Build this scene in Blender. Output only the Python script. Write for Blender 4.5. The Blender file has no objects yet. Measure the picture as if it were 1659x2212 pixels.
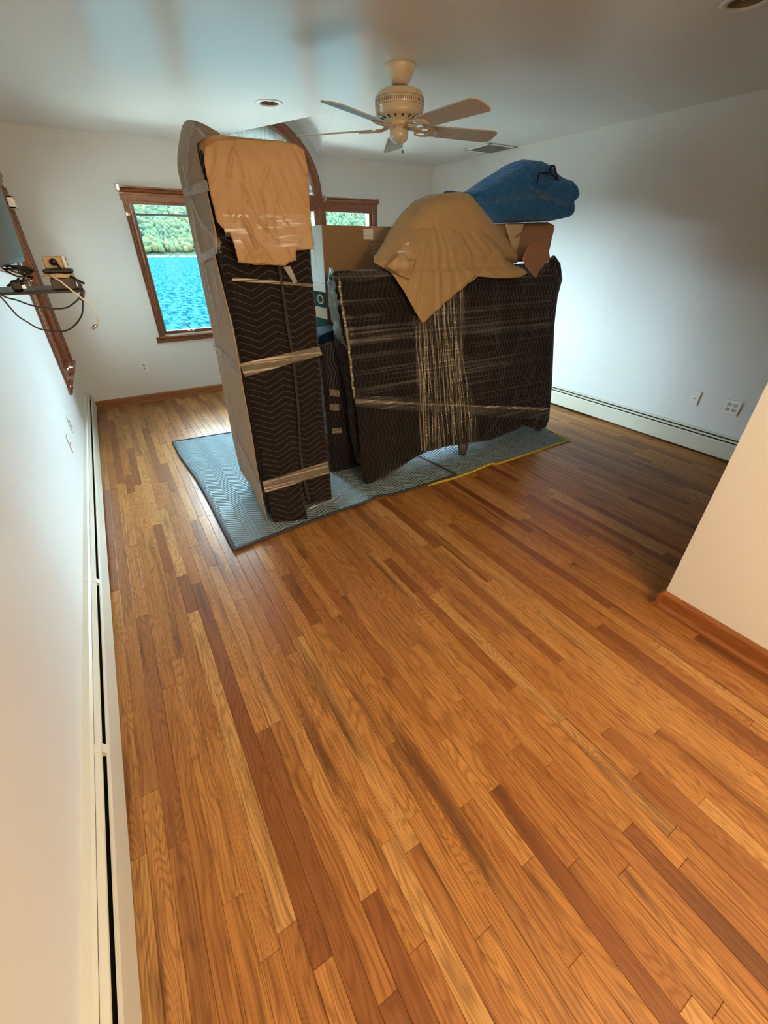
import bpy, bmesh, math, random
from mathutils import Vector, Matrix, noise, geometry
random.seed(7)
C = bpy.context.scene.collection
scene = bpy.context.scene

# ------------------------------------------------------------------ camera
EYE = Vector((0.0, 0.0, 1.546))
FPX = 897.07
YAW, PIT, ROL = 0.54579333, 0.566201, 0.0027889
fwd = Vector((math.sin(YAW)*math.cos(PIT), math.cos(YAW)*math.cos(PIT), -math.sin(PIT)))
rgt = Vector((math.cos(YAW), -math.sin(YAW), 0.0))
dwn = fwd.cross(rgt)
r2 = math.cos(ROL)*rgt + math.sin(ROL)*dwn
d2 = -math.sin(ROL)*rgt + math.cos(ROL)*dwn
cam_data = bpy.data.cameras.new('camera')
cam_data.sensor_fit = 'VERTICAL'
cam_data.sensor_height = 36.0
cam_data.lens = FPX/2212.0*36.0
cam_data.clip_end = 3000
cam_data.clip_start = 0.02
cam = bpy.data.objects.new('camera', cam_data)
C.objects.link(cam)
cam.matrix_world = Matrix(((r2.x, -d2.x, -fwd.x, EYE.x), (r2.y, -d2.y, -fwd.y, EYE.y),
                           (r2.z, -d2.z, -fwd.z, EYE.z), (0, 0, 0, 1)))
scene.camera = cam

# ------------------------------------------------------------------ world, sun, lamps, exposure
world = bpy.data.worlds.new('sky'); scene.world = world
world.use_nodes = True
wb = world.node_tree.nodes['Background']
wb.inputs[0].default_value = (0.70, 0.89, 1.0, 1)
wb.inputs[1].default_value = 54.0
sun_d = bpy.data.lights.new('sun', 'SUN'); sun_d.energy = 10.0; sun_d.angle = 0.01; sun_d.color = (1, .9, .7)
sun = bpy.data.objects.new('sun', sun_d); C.objects.link(sun)
sun.rotation_euler = Vector((-0.25, 0.80, -0.75)).to_track_quat('-Z', 'Y').to_euler()

def lamp(name, loc, power, color, radius=.10):
    d = bpy.data.lights.new(name, 'POINT'); d.shadow_soft_size = radius; d.energy = power; d.color = color
    o = bpy.data.objects.new(name, d); C.objects.link(o); o.location = loc
    return o
lamp('room_lamp', (0.95, -0.9, 2.10), 52, (1.0, 0.74, 0.46))
lamp('room_lamp', (0.75, -2.3, 2.10), 44, (1.0, 0.74, 0.46))
scene.view_settings.view_transform = 'Standard'
scene.view_settings.look = 'None'
scene.view_settings.gamma = 1.0
scene.view_settings.use_curve_mapping = False
scene.view_settings.exposure = 0.30

# ------------------------------------------------------------------ pixel -> place in the room
def ray(px, py):
    return fwd + r2*((px-829.5)/FPX) + d2*((py-1106)/FPX)
def atx(px, py, x): v = ray(px, py); return EYE + v*((x-EYE.x)/v.x)
def aty(px, py, y): v = ray(px, py); return EYE + v*((y-EYE.y)/v.y)
def atz(px, py, z): v = ray(px, py); return EYE + v*((z-EYE.z)/v.z)
LEAN = .17
def atd(px, py, off=0.0):       # on the leaning front of the wide bundle, off metres in front of it
    v = ray(px, py); t = (2.5-off+LEAN*EYE.z)/(v.y-LEAN*v.z); return EYE + v*t
def project(p):
    v = Vector(p)-EYE; z = v.dot(fwd)
    if z < .05: return None
    return 829.5+FPX*v.dot(r2)/z, 1106+FPX*v.dot(d2)/z, z

# ------------------------------------------------------------------ materials
def new_mat(name):
    m = bpy.data.materials.new(name); m.use_nodes = True
    nt = m.node_tree
    return m, nt, nt.nodes['Principled BSDF']
def nd(nt, t, **kw):
    n = nt.nodes.new(t)
    for k, v in kw.items():
        if k.startswith('i_'): n.inputs[k[2:]].default_value = v
        elif k[0] == 'i' and k[1:].isdigit(): n.inputs[int(k[1:])].default_value = v
        else: setattr(n, k, v)
    return n
def math_n(nt, op, a, b=None, c=None):
    n = nt.nodes.new('ShaderNodeMath'); n.operation = op
    for i, v in enumerate((a, b, c)):
        if v is None: continue
        if isinstance(v, (int, float)): n.inputs[i].default_value = v
        else: nt.links.new(v, n.inputs[i])
    return n.outputs[0]
def mixc(nt, f, a, b):
    n = nt.nodes.new('ShaderNodeMix'); n.data_type = 'RGBA'
    for i, v in ((0, f), (6, a), (7, b)):
        if isinstance(v, (int, float)): n.inputs[i].default_value = v
        elif isinstance(v, tuple): n.inputs[i].default_value = (*v, 1)
        else: nt.links.new(v, n.inputs[i])
    return n.outputs[2]
def bump(nt, b, h, strength=.3, dist=.01):
    n = nd(nt, 'ShaderNodeBump'); n.inputs['Strength'].default_value = strength; n.inputs['Distance'].default_value = dist
    nt.links.new(h, n.inputs['Height']); nt.links.new(n.outputs[0], b.inputs['Normal']); return n
def coords(nt, kind='Object', scale=(1, 1, 1)):
    tc = nd(nt, 'ShaderNodeTexCoord'); mp = nd(nt, 'ShaderNodeMapping'); mp.inputs['Scale'].default_value = scale
    nt.links.new(tc.outputs[kind], mp.inputs[0]); return mp.outputs[0]
def noise_n(nt, vec, scale=5, detail=4, rough=.5, dist=0):
    n = nd(nt, 'ShaderNodeTexNoise'); n.inputs['Scale'].default_value = scale; n.inputs['Detail'].default_value = detail
    n.inputs['Roughness'].default_value = rough; n.inputs['Distortion'].default_value = dist
    if vec is not None: nt.links.new(vec, n.inputs['Vector'])
    return n.outputs[0]
def plain(name, col, rough=.5, metal=0, nscale=0, nstr=.1, var=0, spec=.5, coat=0):
    m, nt, b = new_mat(name)
    b.inputs['Base Color'].default_value = (*col, 1); b.inputs['Roughness'].default_value = rough
    b.inputs['Metallic'].default_value = metal; b.inputs['Specular IOR Level'].default_value = spec
    b.inputs['Coat Weight'].default_value = coat
    if nscale:
        h = noise_n(nt, coords(nt), nscale, 3)
        bump(nt, b, h, nstr, .002)
        if var:
            c = mixc(nt, h, tuple(x*(1-var) for x in col), tuple(min(1, x*(1+var)) for x in col))
            nt.links.new(c, b.inputs['Base Color'])
    return m
M = {}
M['wall'] = plain('wall_paint', (.81, .82, .81), .42, nscale=90, nstr=.06)
M['ceiling'] = plain('ceiling_paint', (.86, .86, .83), .26, nscale=70, nstr=.06)
M['enamel'] = plain('heater_enamel', (.74, .72, .62), .35, nscale=40, nstr=.02)
M['dark'] = plain('dark_gap', (.015, .014, .013), .8, nscale=30)
M['white_plastic'] = plain('white_plastic', (.82, .81, .77), .35, nscale=60, nstr=.01)
M['plate_white'] = plain('bright_plate_plastic', (.90, .89, .86), .3, nscale=60, nstr=.01)
M['socket_grey'] = plain('socket_face', (.62, .61, .57), .4, nscale=60, nstr=.01)
M['beige_plastic'] = plain('beige_plastic', (.50, .38, .22), .4, nscale=60, nstr=.01)
M['black_plastic'] = plain('black_plastic', (.018, .016, .015), .35, nscale=60, nstr=.02)
M['brown_box'] = plain('dark_grey_casing', (.075, .06, .05), .5, nscale=60, nstr=.02)
M['cream'] = plain('cream_metal', (.66, .55, .38), .25, nscale=40, nstr=.01, coat=.6)
M['blade'] = plain('cream_blade', (.56, .50, .42), .4, nscale=40, nstr=.02)
M['chrome'] = plain('chrome', (.75, .75, .74), .25, 1, nscale=50, nstr=.02)
M['subfloor'] = plain('subfloor', (.05, .025, .012), .9, nscale=20)
M['white_frame'] = plain('window_frame_white', (.45, .48, .48), .4, nscale=40, nstr=.01)
M['grey_bar'] = plain('grey_green_bar', (.17, .21, .19), .5, nscale=40, nstr=.02)
M['bulb'] = plain('frosted_bulb', (.85, .85, .80), .3, nscale=30, nstr=.01)
M['baffle'] = plain('dark_bronze_baffle', (.20, .13, .07), .4, nscale=30, nstr=.05)
M['screen'] = plain('screen_panel', (.16, .165, .155), .55, nscale=30, nstr=.01)
M['matt_black'] = plain('matt_black_finish', (.012, .012, .018), .9, nscale=60, nstr=.2)
M['rock'] = plain('shore_rock', (.30, .26, .20), .8, nscale=.5, nstr=.5, var=.4)
M['paper_white'] = plain('white_paper', (.8, .79, .76), .7, nscale=30, nstr=.02)
M['ink'] = plain('black_ink', (.03, .025, .02), .7, nscale=30, nstr=.02)
M['ink_soft'] = plain('faded_ink', (.11, .06, .03), .7, nscale=30, nstr=.02)
M['teal_print'] = plain('teal_print', (.008, .040, .036), 1.0, nscale=30, var=.3, spec=.05)
M['yellow'] = plain('yellow_binding', (.62, .48, .04), .8, nscale=150, nstr=.3, var=.1)
M['binding'] = plain('charcoal_binding', (.045, .045, .055), .85, nscale=150, nstr=.3, var=.2)

def wood_trim():
    m, nt, b = new_mat('varnished_trim')
    v = coords(nt, 'Object', (18, 1.2, 18))
    n = noise_n(nt, v, 3, 6, .6, 1.2)
    cr = nd(nt, 'ShaderNodeValToRGB'); nt.links.new(n, cr.inputs[0])
    cr.color_ramp.elements[0].position = .3; cr.color_ramp.elements[0].color = (.12, .030, .009, 1)
    cr.color_ramp.elements[1].position = .75; cr.color_ramp.elements[1].color = (.30, .095, .030, 1)
    nt.links.new(cr.outputs[0], b.inputs['Base Color']); b.inputs['Roughness'].default_value = .3
    b.inputs['Coat Weight'].default_value = .4
    bump(nt, b, n, .08, .002)
    return m
M['trim'] = wood_trim()
def wood_base():
    m, nt, b = new_mat('oak_baseboard_varnish')
    v = coords(nt, 'Object', (2, 2, 30))
    n = noise_n(nt, v, 3, 6, .6, .6)
    cr = nd(nt, 'ShaderNodeValToRGB'); nt.links.new(n, cr.inputs[0])
    cr.color_ramp.elements[0].position = .3; cr.color_ramp.elements[0].color = (.20, .062, .016, 1)
    cr.color_ramp.elements[1].position = .75; cr.color_ramp.elements[1].color = (.36, .125, .035, 1)
    nt.links.new(cr.outputs[0], b.inputs['Base Color']); b.inputs['Roughness'].default_value = .35
    bump(nt, b, n, .08, .002)
    return m
M['base'] = wood_base()

def oak(name):
    m, nt, b = new_mat(name)
    oi = nd(nt, 'ShaderNodeObjectInfo'); at = nd(nt, 'ShaderNodeAttribute', attribute_name='tone')
    r = math_n(nt, 'FRACT', math_n(nt, 'ADD', oi.outputs['Random'], at.outputs['Fac']))
    r2_ = math_n(nt, 'FRACT', math_n(nt, 'MULTIPLY', r, 17.31))
    r3_ = math_n(nt, 'FRACT', math_n(nt, 'MULTIPLY', r, 71.7))
    tc = nd(nt, 'ShaderNodeTexCoord')
    off = nd(nt, 'ShaderNodeCombineXYZ')
    nt.links.new(math_n(nt, 'MULTIPLY', r, 13.0), off.inputs[0]); nt.links.new(math_n(nt, 'MULTIPLY', r2_, 31.0), off.inputs[1]); nt.links.new(math_n(nt, 'MULTIPLY', r3_, 9.0), off.inputs[2])
    va = nd(nt, 'ShaderNodeVectorMath', operation='ADD'); nt.links.new(tc.outputs['Object'], va.inputs[0]); nt.links.new(off.outputs[0], va.inputs[1])
    def mp(s):
        q = nd(nt, 'ShaderNodeMapping'); q.inputs['Scale'].default_value = s; nt.links.new(va.outputs[0], q.inputs[0]); return q.outputs[0]
    n1 = noise_n(nt, mp((13, 1.6, 1)), 1.0, 1.5, .5, .35)                  # cathedral contour field
    freq = math_n(nt, 'ADD', math_n(nt, 'MULTIPLY', r3_, 110.0), 80.0)
    s1 = math_n(nt, 'SINE', math_n(nt, 'MULTIPLY', n1, freq))
    line = math_n(nt, 'POWER', math_n(nt, 'ADD', math_n(nt, 'MULTIPLY', s1, .5), .5), 2.2)
    n2 = noise_n(nt, mp((240, 4.5, 1)), 1.0, 3, .6)                         # pores
    n3 = noise_n(nt, mp((16, 1.1, 1)), 1.0, 4, .6, .4)                    # broad streaks
    pores = math_n(nt, 'MULTIPLY', math_n(nt, 'SUBTRACT', n2, .47), 4.5)
    ramp = nd(nt, 'ShaderNodeValToRGB'); nt.links.new(r2_, ramp.inputs[0])
    els = ramp.color_ramp.elements
    els[0].position = 0; els[0].color = (.235, .082, .023, 1)
    els[1].position = 1; els[1].color = (.56, .30, .10, 1)
    for p, c in ((.10, (.26, .095, .028)), (.20, (.36, .145, .040)), (.42, (.41, .175, .048)), (.65, (.46, .205, .056)), (.86, (.51, .24, .070))):
        e = els.new(p); e.color = (*c, 1)
    darkc = mixc(nt, .5, ramp.outputs[0], (.10, .030, .007))
    c1 = mixc(nt, math_n(nt, 'MULTIPLY', line, .8), ramp.outputs[0], darkc)
    c2 = mixc(nt, math_n(nt, 'MULTIPLY', math_n(nt, 'MINIMUM', math_n(nt, 'MAXIMUM', pores, 0.0), 1.0), .62), c1, (.13, .038, .008))
    st = nd(nt, 'ShaderNodeValToRGB'); nt.links.new(n3, st.inputs[0])
    st.color_ramp.elements[0].position = .54; st.color_ramp.elements[0].color = (0, 0, 0, 1)
    st.color_ramp.elements[1].position = .70; st.color_ramp.elements[1].color = (1, 1, 1, 1)
    c3 = mixc(nt, math_n(nt, 'MULTIPLY', st.outputs[0], .8), c2, (.085, .032, .012))
    nt.links.new(c3, b.inputs['Base Color'])
    b.inputs['Roughness'].default_value = .30
    b.inputs['Specular IOR Level'].default_value = .35
    bump(nt, b, math_n(nt, 'ADD', math_n(nt, 'MULTIPLY', n2, .5), math_n(nt, 'MULTIPLY', line, -.3)), .10, .002)
    return m
M['oak'] = oak('oak_strip')

def chevron(name, base, thread, period, amp, spacing, width, rough=.85, puff=.5, swap=False, var=.25):
    m, nt, b = new_mat(name)
    uv = nd(nt, 'ShaderNodeUVMap'); sp = nd(nt, 'ShaderNodeSeparateXYZ'); nt.links.new(uv.outputs[0], sp.inputs[0])
    wn = noise_n(nt, uv.outputs[0], 2.3, 3, .5)
    u, v = (sp.outputs[1], sp.outputs[0]) if swap else (sp.outputs[0], sp.outputs[1])
    u = math_n(nt, 'ADD', u, math_n(nt, 'MULTIPLY', wn, .05))
    v = math_n(nt, 'ADD', v, math_n(nt, 'MULTIPLY', wn, .05))
    tri = math_n(nt, 'PINGPONG', u, period/2)
    k = math_n(nt, 'DIVIDE', math_n(nt, 'ADD', v, math_n(nt, 'MULTIPLY', tri, amp/(period/2))), spacing)
    f = math_n(nt, 'ABSOLUTE', math_n(nt, 'SUBTRACT', math_n(nt, 'FRACT', k), .5))     # 0.5 at the seam
    seam = nd(nt, 'ShaderNodeMapRange'); seam.inputs[1].default_value = .5-width/spacing; seam.inputs[2].default_value = .5-width/spacing*.5
    nt.links.new(f, seam.inputs[0])
    puffh = math_n(nt, 'COSINE', math_n(nt, 'MULTIPLY', f, math.pi))
    big = noise_n(nt, uv.outputs[0], 6, 4, .6)
    basev = mixc(nt, big, tuple(x*(1-var) for x in base), tuple(x*(1+var) for x in base))
    col = mixc(nt, math_n(nt, 'MULTIPLY', seam.outputs[0], .85), basev, thread)
    nt.links.new(col, b.inputs['Base Color']); b.inputs['Roughness'].default_value = rough
    b.inputs['Specular IOR Level'].default_value = .25
    b.inputs['Sheen Weight'].default_value = .15
    h = math_n(nt, 'ADD', math_n(nt, 'MULTIPLY', puffh, 1.0), math_n(nt, 'MULTIPLY', big, .9))
    bump(nt, b, h, puff, .012)
    return m
M['quilt_brown'] = chevron('quilted_brown_blanket', (.009, .0055, .0055), (.085, .066, .060), .20, .045, .036, .0028)
M['quilt_brown_side'] = chevron('quilted_brown_blanket_upright', (.008, .0055, .0055), (.045, .036, .034), .20, .045, .036, .0026, swap=True)
M['quilt_grey'] = chevron('quilted_grey_blanket', (.25, .36, .42), (.12, .19, .24), .16, .04, .026, .004, puff=1.0, var=.08)
M['quilt_blue'] = chevron('quilted_blue_blanket', (.020, .145, .36), (.012, .08, .20), .14, .035, .022, .0016, puff=.5, var=.15)

M['quilt_navy'] = chevron('quilted_navy_blanket', (.004, .013, .035), (.008, .02, .045), .14, .035, .022, .0016, puff=.5, var=.15)
M['quilt_navy'].node_tree.nodes['Principled BSDF'].inputs['Sheen Weight'].default_value = 0
M['quilt_navy'].node_tree.nodes['Principled BSDF'].inputs['Specular IOR Level'].default_value = .05
def paper(name, col, scale=9, strength=.6, rough=.6):
    m, nt, b = new_mat(name)
    v = coords(nt)
    vor = nd(nt, 'ShaderNodeTexVoronoi', feature='DISTANCE_TO_EDGE'); vor.inputs['Scale'].default_value = scale
    nz = noise_n(nt, v, scale*.6, 3, .6)
    va = nd(nt, 'ShaderNodeVectorMath', operation='MULTIPLY_ADD'); nt.links.new(v, va.inputs[0]); va.inputs[1].default_value = (1, 1, .6)
    nt.links.new(nz, va.inputs[2]); nt.links.new(va.outputs[0], vor.inputs['Vector'])
    n = noise_n(nt, v, 3, 5, .6)
    c = mixc(nt, n, tuple(x*.9 for x in col), tuple(x*1.08 for x in col))
    nt.links.new(c, b.inputs['Base Color']); b.inputs['Roughness'].default_value = rough
    crease = math_n(nt, 'MINIMUM', vor.outputs[0], .12)
    bump(nt, b, math_n(nt, 'ADD', math_n(nt, 'MULTIPLY', crease, 3.0), n), strength, .01)
    return m
M['kraft'] = paper('kraft_paper', (.47, .29, .14), 3.5, .45)
M['kraft_light'] = paper('kraft_paper_ochre', (.46, .31, .15), 4, .4)
M['kraft_pale'] = paper('pale_paper', (.62, .47, .30), 9, .5)
M['kraft_red'] = paper('kraft_paper_reddish', (.40, .19, .09), 8, .6)
M['card'] = paper('cardboard', (.41, .29, .19), 1.5, .08)
M['card_warm'] = paper('cardboard_warm', (.30, .175, .085), 1.5, .08)
M['card_white'] = plain('white_lined_card', (.60, .66, .66), .55, nscale=20, nstr=.03)

def film(name, dens=.5, lo=.05, stretch=(1, 60), tint=(.75, .70, .66), bumpv=.5, rough=.18, det=2.0):
    """clear stretch film: mostly see-through, milky and glossy where it gathers"""
    m, nt, b = new_mat(name)
    uv = nd(nt, 'ShaderNodeUVMap'); mp = nd(nt, 'ShaderNodeMapping'); mp.inputs['Scale'].default_value = (stretch[0], stretch[1], 1)
    nt.links.new(uv.outputs[0], mp.inputs[0])
    n = noise_n(nt, mp.outputs[0], 1.0, det, .62, .1)
    big = noise_n(nt, uv.outputs[0], 2.2, 2, .5)
    mr = nd(nt, 'ShaderNodeMapRange'); mr.inputs[1].default_value = .52; mr.inputs[2].default_value = .74; mr.inputs[3].default_value = lo; mr.inputs[4].default_value = dens
    nt.links.new(math_n(nt, 'ADD', n, math_n(nt, 'MULTIPLY', math_n(nt, 'SUBTRACT', big, .5), .35)), mr.inputs[0])
    b.inputs['Base Color'].default_value = (*tint, 1); b.inputs['Roughness'].default_value = rough
    b.inputs['Specular IOR Level'].default_value = .9
    bump(nt, b, n, bumpv, .01)
    tr = nd(nt, 'ShaderNodeBsdfTransparent'); mx = nd(nt, 'ShaderNodeMixShader')
    nt.links.new(mr.outputs[0], mx.inputs[0]); nt.links.new(tr.outputs[0], mx.inputs[1]); nt.links.new(b.outputs[0], mx.inputs[2])
    nt.links.new(mx.outputs[0], nt.nodes['Material Output'].inputs[0])
    return m
M['film_h'] = film('stretch_film_sideways', .36, .004, (.35, 42), (.40, .37, .38), .5, .18, 3.0)
M['film_v'] = film('stretch_film_gathered', .75, .03, (70, 1.0), (.50, .44, .38), bumpv=.9)
M['film_band'] = film('stretch_film_band', .9, .22, (1.0, 80), (.82, .72, .55), .8, .10)  # warm base tint paints the lamp's gold glints into the film
M['film_tape'] = film('clear_tape', .72, .38, (6, 6), (.80, .81, .78), .3, .2)
M['film_crinkle'] = film('crinkled_clear_tape', .95, .10, (5, 48), (.95, .85, .74), 1.0, .1)  # pale opaque streaks paint the glints along the crinkles
M['film_teal'] = film('crumpled_film', .95, .45, (40, 14), (.45, .68, .74), 1.0, .1)

def glass():
    m, nt, b = new_mat('window_glass')
    tr = nd(nt, 'ShaderNodeBsdfTransparent'); gl = nd(nt, 'ShaderNodeBsdfGlossy'); gl.inputs['Roughness'].default_value = .02
    tr.inputs[0].default_value = (.94, .98, .97, 1)
    mx = nd(nt, 'ShaderNodeMixShader'); fr = nd(nt, 'ShaderNodeFresnel'); fr.inputs[0].default_value = 1.3
    nt.links.new(fr.outputs[0], mx.inputs[0]); nt.links.new(tr.outputs[0], mx.inputs[1]); nt.links.new(gl.outputs[0], mx.inputs[2])
    nt.links.new(mx.outputs[0], nt.nodes['Material Output'].inputs[0]); return m
M['glass'] = glass()
def shade():
    m, nt, b = new_mat('pleated_shade')
    v = coords(nt, 'Object', (1, 1, 1))
    n = noise_n(nt, v, 28, 4, .6)
    c = mixc(nt, n, (.30, .31, .28), (.48, .49, .45))
    nt.links.new(c, b.inputs['Base Color']); b.inputs['Roughness'].default_value = .8
    tl = nd(nt, 'ShaderNodeBsdfTranslucent'); nt.links.new(c, tl.inputs[0])
    mx = nd(nt, 'ShaderNodeMixShader'); mx.inputs[0].default_value = .12
    nt.links.new(b.outputs[0], mx.inputs[1]); nt.links.new(tl.outputs[0], mx.inputs[2])
    nt.links.new(mx.outputs[0], nt.nodes['Material Output'].inputs[0]); return m
M['shade'] = shade()
def water():
    m, nt, b = new_mat('lake_water')
    n = noise_n(nt, coords(nt, 'Object', (1.7, .6, 1)), 1.0, 5, .7, .6)
    n2 = noise_n(nt, coords(nt, 'Object', (.02, .05, 1)), 1.0, 3, .5)
    cr = nd(nt, 'ShaderNodeValToRGB'); nt.links.new(n, cr.inputs[0])
    cr.color_ramp.elements[0].position = .42; cr.color_ramp.elements[0].color = (.0007, .0075, .012, 1)
    cr.color_ramp.elements[1].position = .60; cr.color_ramp.elements[1].color = (.0062, .027, .029, 1)
    nt.links.new(cr.outputs[0], b.inputs['Base Color'])
    b.inputs['Roughness'].default_value = .8; b.inputs['Specular IOR Level'].default_value = 0.0
    bump(nt, b, n, .6, .4)
    return m
M['water'] = water()
def trees():
    m, nt, b = new_mat('tree_foliage')
    at = nd(nt, 'ShaderNodeAttribute', attribute_name='tone')
    cr = nd(nt, 'ShaderNodeValToRGB'); nt.links.new(at.outputs['Fac'], cr.inputs[0])
    e = cr.color_ramp.elements
    e[0].position = 0; e[0].color = (.005, .0155, .008, 1); e[1].position = 1; e[1].color = (.044, .036, .012, 1)
    for p, c in ((.3, (.0085, .025, .012)), (.6, (.015, .035, .013)), (.85, (.027, .039, .013))):
        x = e.new(p); x.color = (*c, 1)
    n = noise_n(nt, coords(nt), .9, 5, .75)
    c = mixc(nt, n, (.004, .012, .007), cr.outputs[0])
    nt.links.new(c, b.inputs['Base Color']); b.inputs['Roughness'].default_value = .9
    b.inputs['Specular IOR Level'].default_value = .1
    bump(nt, b, n, 1.0, 1.5); return m
M['trees'] = trees()

# ------------------------------------------------------------------ mesh helpers
class MB:
    def __init__(s): s.v = []; s.f = []; s.uv = {}
    def add(s, vs, fs):
        k = len(s.v); s.v += [tuple(x) for x in vs]; s.f += [tuple(i+k for i in f) for f in fs]; return s
    def box(s, x0, x1, y0, y1, z0, z1):
        v = [(x0, y0, z0), (x1, y0, z0), (x1, y1, z0), (x0, y1, z0), (x0, y0, z1), (x1, y0, z1), (x1, y1, z1), (x0, y1, z1)]
        return s.add(v, [(0, 3, 2, 1), (4, 5, 6, 7), (0, 1, 5, 4), (1, 2, 6, 5), (2, 3, 7, 6), (3, 0, 4, 7)])
    def prism(s, prof, p0, p1, xd, yd):         # profile (a,b) spanned by xd,yd swept from p0 to p1
        p0, p1, xd, yd = map(Vector, (p0, p1, xd, yd)); n = len(prof)
        v = [p0+xd*a+yd*b for a, b in prof]+[p1+xd*a+yd*b for a, b in prof]
        f = [(i, (i+1) % n, n+(i+1) % n, n+i) for i in range(n)]+[tuple(range(n))[::-1], tuple(range(n, 2*n))]
        return s.add(v, f)
    def lathe(s, prof, c=(0, 0, 0), seg=32):
        c = Vector(c); k = len(prof); v = []
        for j in range(seg):
            a = 2*math.pi*j/seg
            v += [c+Vector((r*math.cos(a), r*math.sin(a), z)) for r, z in prof]
        f = []
        for j in range(seg):
            j2 = (j+1) % seg
            f += [(j*k+i, j2*k+i, j2*k+i+1, j*k+i+1) for i in range(k-1)]
        return s.add(v, f)
    def tube(s, pts, r, seg=8):
        pts = [Vector(p) for p in pts]; n = len(pts); v = []; up = Vector((0, 0, 1))
        for i, p in enumerate(pts):
            t = (pts[min(i+1, n-1)]-pts[max(i-1, 0)]).normalized()
            a = t.cross(up)
            if a.length < .05: a = t.cross(Vector((1, 0, 0)))
            a.normalize(); b = t.cross(a)
            rr = r[i] if isinstance(r, (list, tuple)) else r
            v += [p+(a*math.cos(2*math.pi*k/seg)+b*math.sin(2*math.pi*k/seg))*rr for k in range(seg)]
        f = [(i*seg+k, i*seg+(k+1) % seg, (i+1)*seg+(k+1) % seg, (i+1)*seg+k) for i in range(n-1) for k in range(seg)]
        f += [tuple(range(seg))[::-1], tuple(range((n-1)*seg, n*seg))]
        return s.add(v, f)
    def build(s, name, mat, parent=None, smooth=False, bevel=0, uvfun=None):
        me = bpy.data.meshes.new(name); me.from_pydata(s.v, [], s.f)
        return finish(me, name, mat, parent, smooth, bevel, uvfun)
def finish(me, name, mat, parent=None, smooth=False, bevel=0, uvfun=None, solid=0):
    bm = bmesh.new(); bm.from_mesh(me); bmesh.ops.recalc_face_normals(bm, faces=bm.faces); bm.to_mesh(me); bm.free()
    if uvfun:
        l = me.uv_layers.new(name='UVMap')
        for p in me.polygons:
            for li in p.loop_indices:
                l.data[li].uv = uvfun(me.vertices[me.loops[li].vertex_index].co, p.normal)
    me.update()
    o = bpy.data.objects.new(name, me); C.objects.link(o)
    me.materials.append(M[mat] if isinstance(mat, str) else mat)
    if smooth: me.shade_smooth()
    if solid:
        md = o.modifiers.new('solid', 'SOLIDIFY'); md.thickness = solid; md.offset = 0
    if bevel:
        md = o.modifiers.new('bevel', 'BEVEL'); md.width = bevel; md.segments = 2; md.limit_method = 'ANGLE'
    if parent is not None:
        o.parent = parent; o.matrix_parent_inverse = parent.matrix_world.inverted() if False else Matrix.Translation(-Vector(parent.location))
    return o
def thing(name, label, cat, loc=(0, 0, 0), group=None):
    o = bpy.data.objects.new(name, None); C.objects.link(o); o.location = loc; o.empty_display_size = .05
    o['label'] = label; o['category'] = cat
    if group: o['group'] = group
    return o
def tag(o, label, cat, group=None):
    o['label'] = label; o['category'] = cat
    if group: o['group'] = group
    return o
def struct(o): o['kind'] = 'structure'; return o
uv_xz = lambda c, n: (c.x, c.z)
uv_yz = lambda c, n: (c.y, c.z)
def uv_box(c, n):
    if abs(n.z) > .7: return (c.x, c.y)
    if abs(n.x) > abs(n.y): return (c.y, c.z)
    return (c.x, c.z)

def plate(name, outer, holes, thick, to3, mat, parent=None):
    """flat plate with holes: outline in 2D, to3 turns (a, b, depth) into a point"""
    cu = bpy.data.curves.new('tmp', 'CURVE'); cu.dimensions = '2D'; cu.fill_mode = 'BOTH'
    for loop in [outer]+holes:
        sp = cu.splines.new('POLY'); sp.points.add(len(loop)-1); sp.use_cyclic_u = True
        for i, (a, b) in enumerate(loop): sp.points[i].co = (a, b, 0, 1)
    cu.extrude = .5
    o = bpy.data.objects.new('tmp', cu); C.objects.link(o)
    dg = bpy.context.evaluated_depsgraph_get(); dg.update()
    me = bpy.data.meshes.new_from_object(o.evaluated_get(dg))
    bpy.data.objects.remove(o); bpy.data.curves.remove(cu)
    for v in me.vertices: v.co = Vector(to3(v.co.x, v.co.y, (v.co.z+.5)*thick))
    me.materials.clear()
    return finish(me, name, mat, parent)

def fill(poly, step):
    """triangulate a 2D polygon with inner points; returns verts, tris and distance of each vertex to the outline"""
    xs = [p[0] for p in poly]; ys = [p[1] for p in poly]
    edge = []
    for i, p in enumerate(poly):
        q = poly[(i+1) % len(poly)]; L = math.hypot(q[0]-p[0], q[1]-p[1]); n = max(1, int(L/step))
        for k in range(n): edge.append(Vector((p[0]+(q[0]-p[0])*k/n, p[1]+(q[1]-p[1])*k/n)))
    ne = len(edge); P = list(edge)
    def dist(x, y):
        d = 9
        for i in range(len(poly)):
            a = poly[i]; b = poly[(i+1) % len(poly)]; dx, dy = b[0]-a[0], b[1]-a[1]
            t = max(0, min(1, ((x-a[0])*dx+(y-a[1])*dy)/(dx*dx+dy*dy+1e-12)))
            d = min(d, math.hypot(x-a[0]-t*dx, y-a[1]-t*dy))
        return d
    def inside(x, y):
        c = False; n = len(poly); j = n-1
        for i in range(n):
            if (poly[i][1] > y) != (poly[j][1] > y) and x < (poly[j][0]-poly[i][0])*(y-poly[i][1])/(poly[j][1]-poly[i][1])+poly[i][0]: c = not c
            j = i
        return c
    r = 0; y = min(ys)+step*.5
    while y < max(ys):
        x = min(xs)+step*(.5 if r % 2 else 1.0)
        while x < max(xs):
            if inside(x, y) and dist(x, y) > step*.45: P.append(Vector((x, y)))
            x += step
        y += step*.866; r += 1
    vs, es, fs, *_ = geometry.delaunay_2d_cdt(P, [], [list(range(ne))], 1, 1e-7)
    return [(v.x, v.y) for v in vs], [tuple(f) for f in fs], [dist(v.x, v.y) for v in vs]

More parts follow.
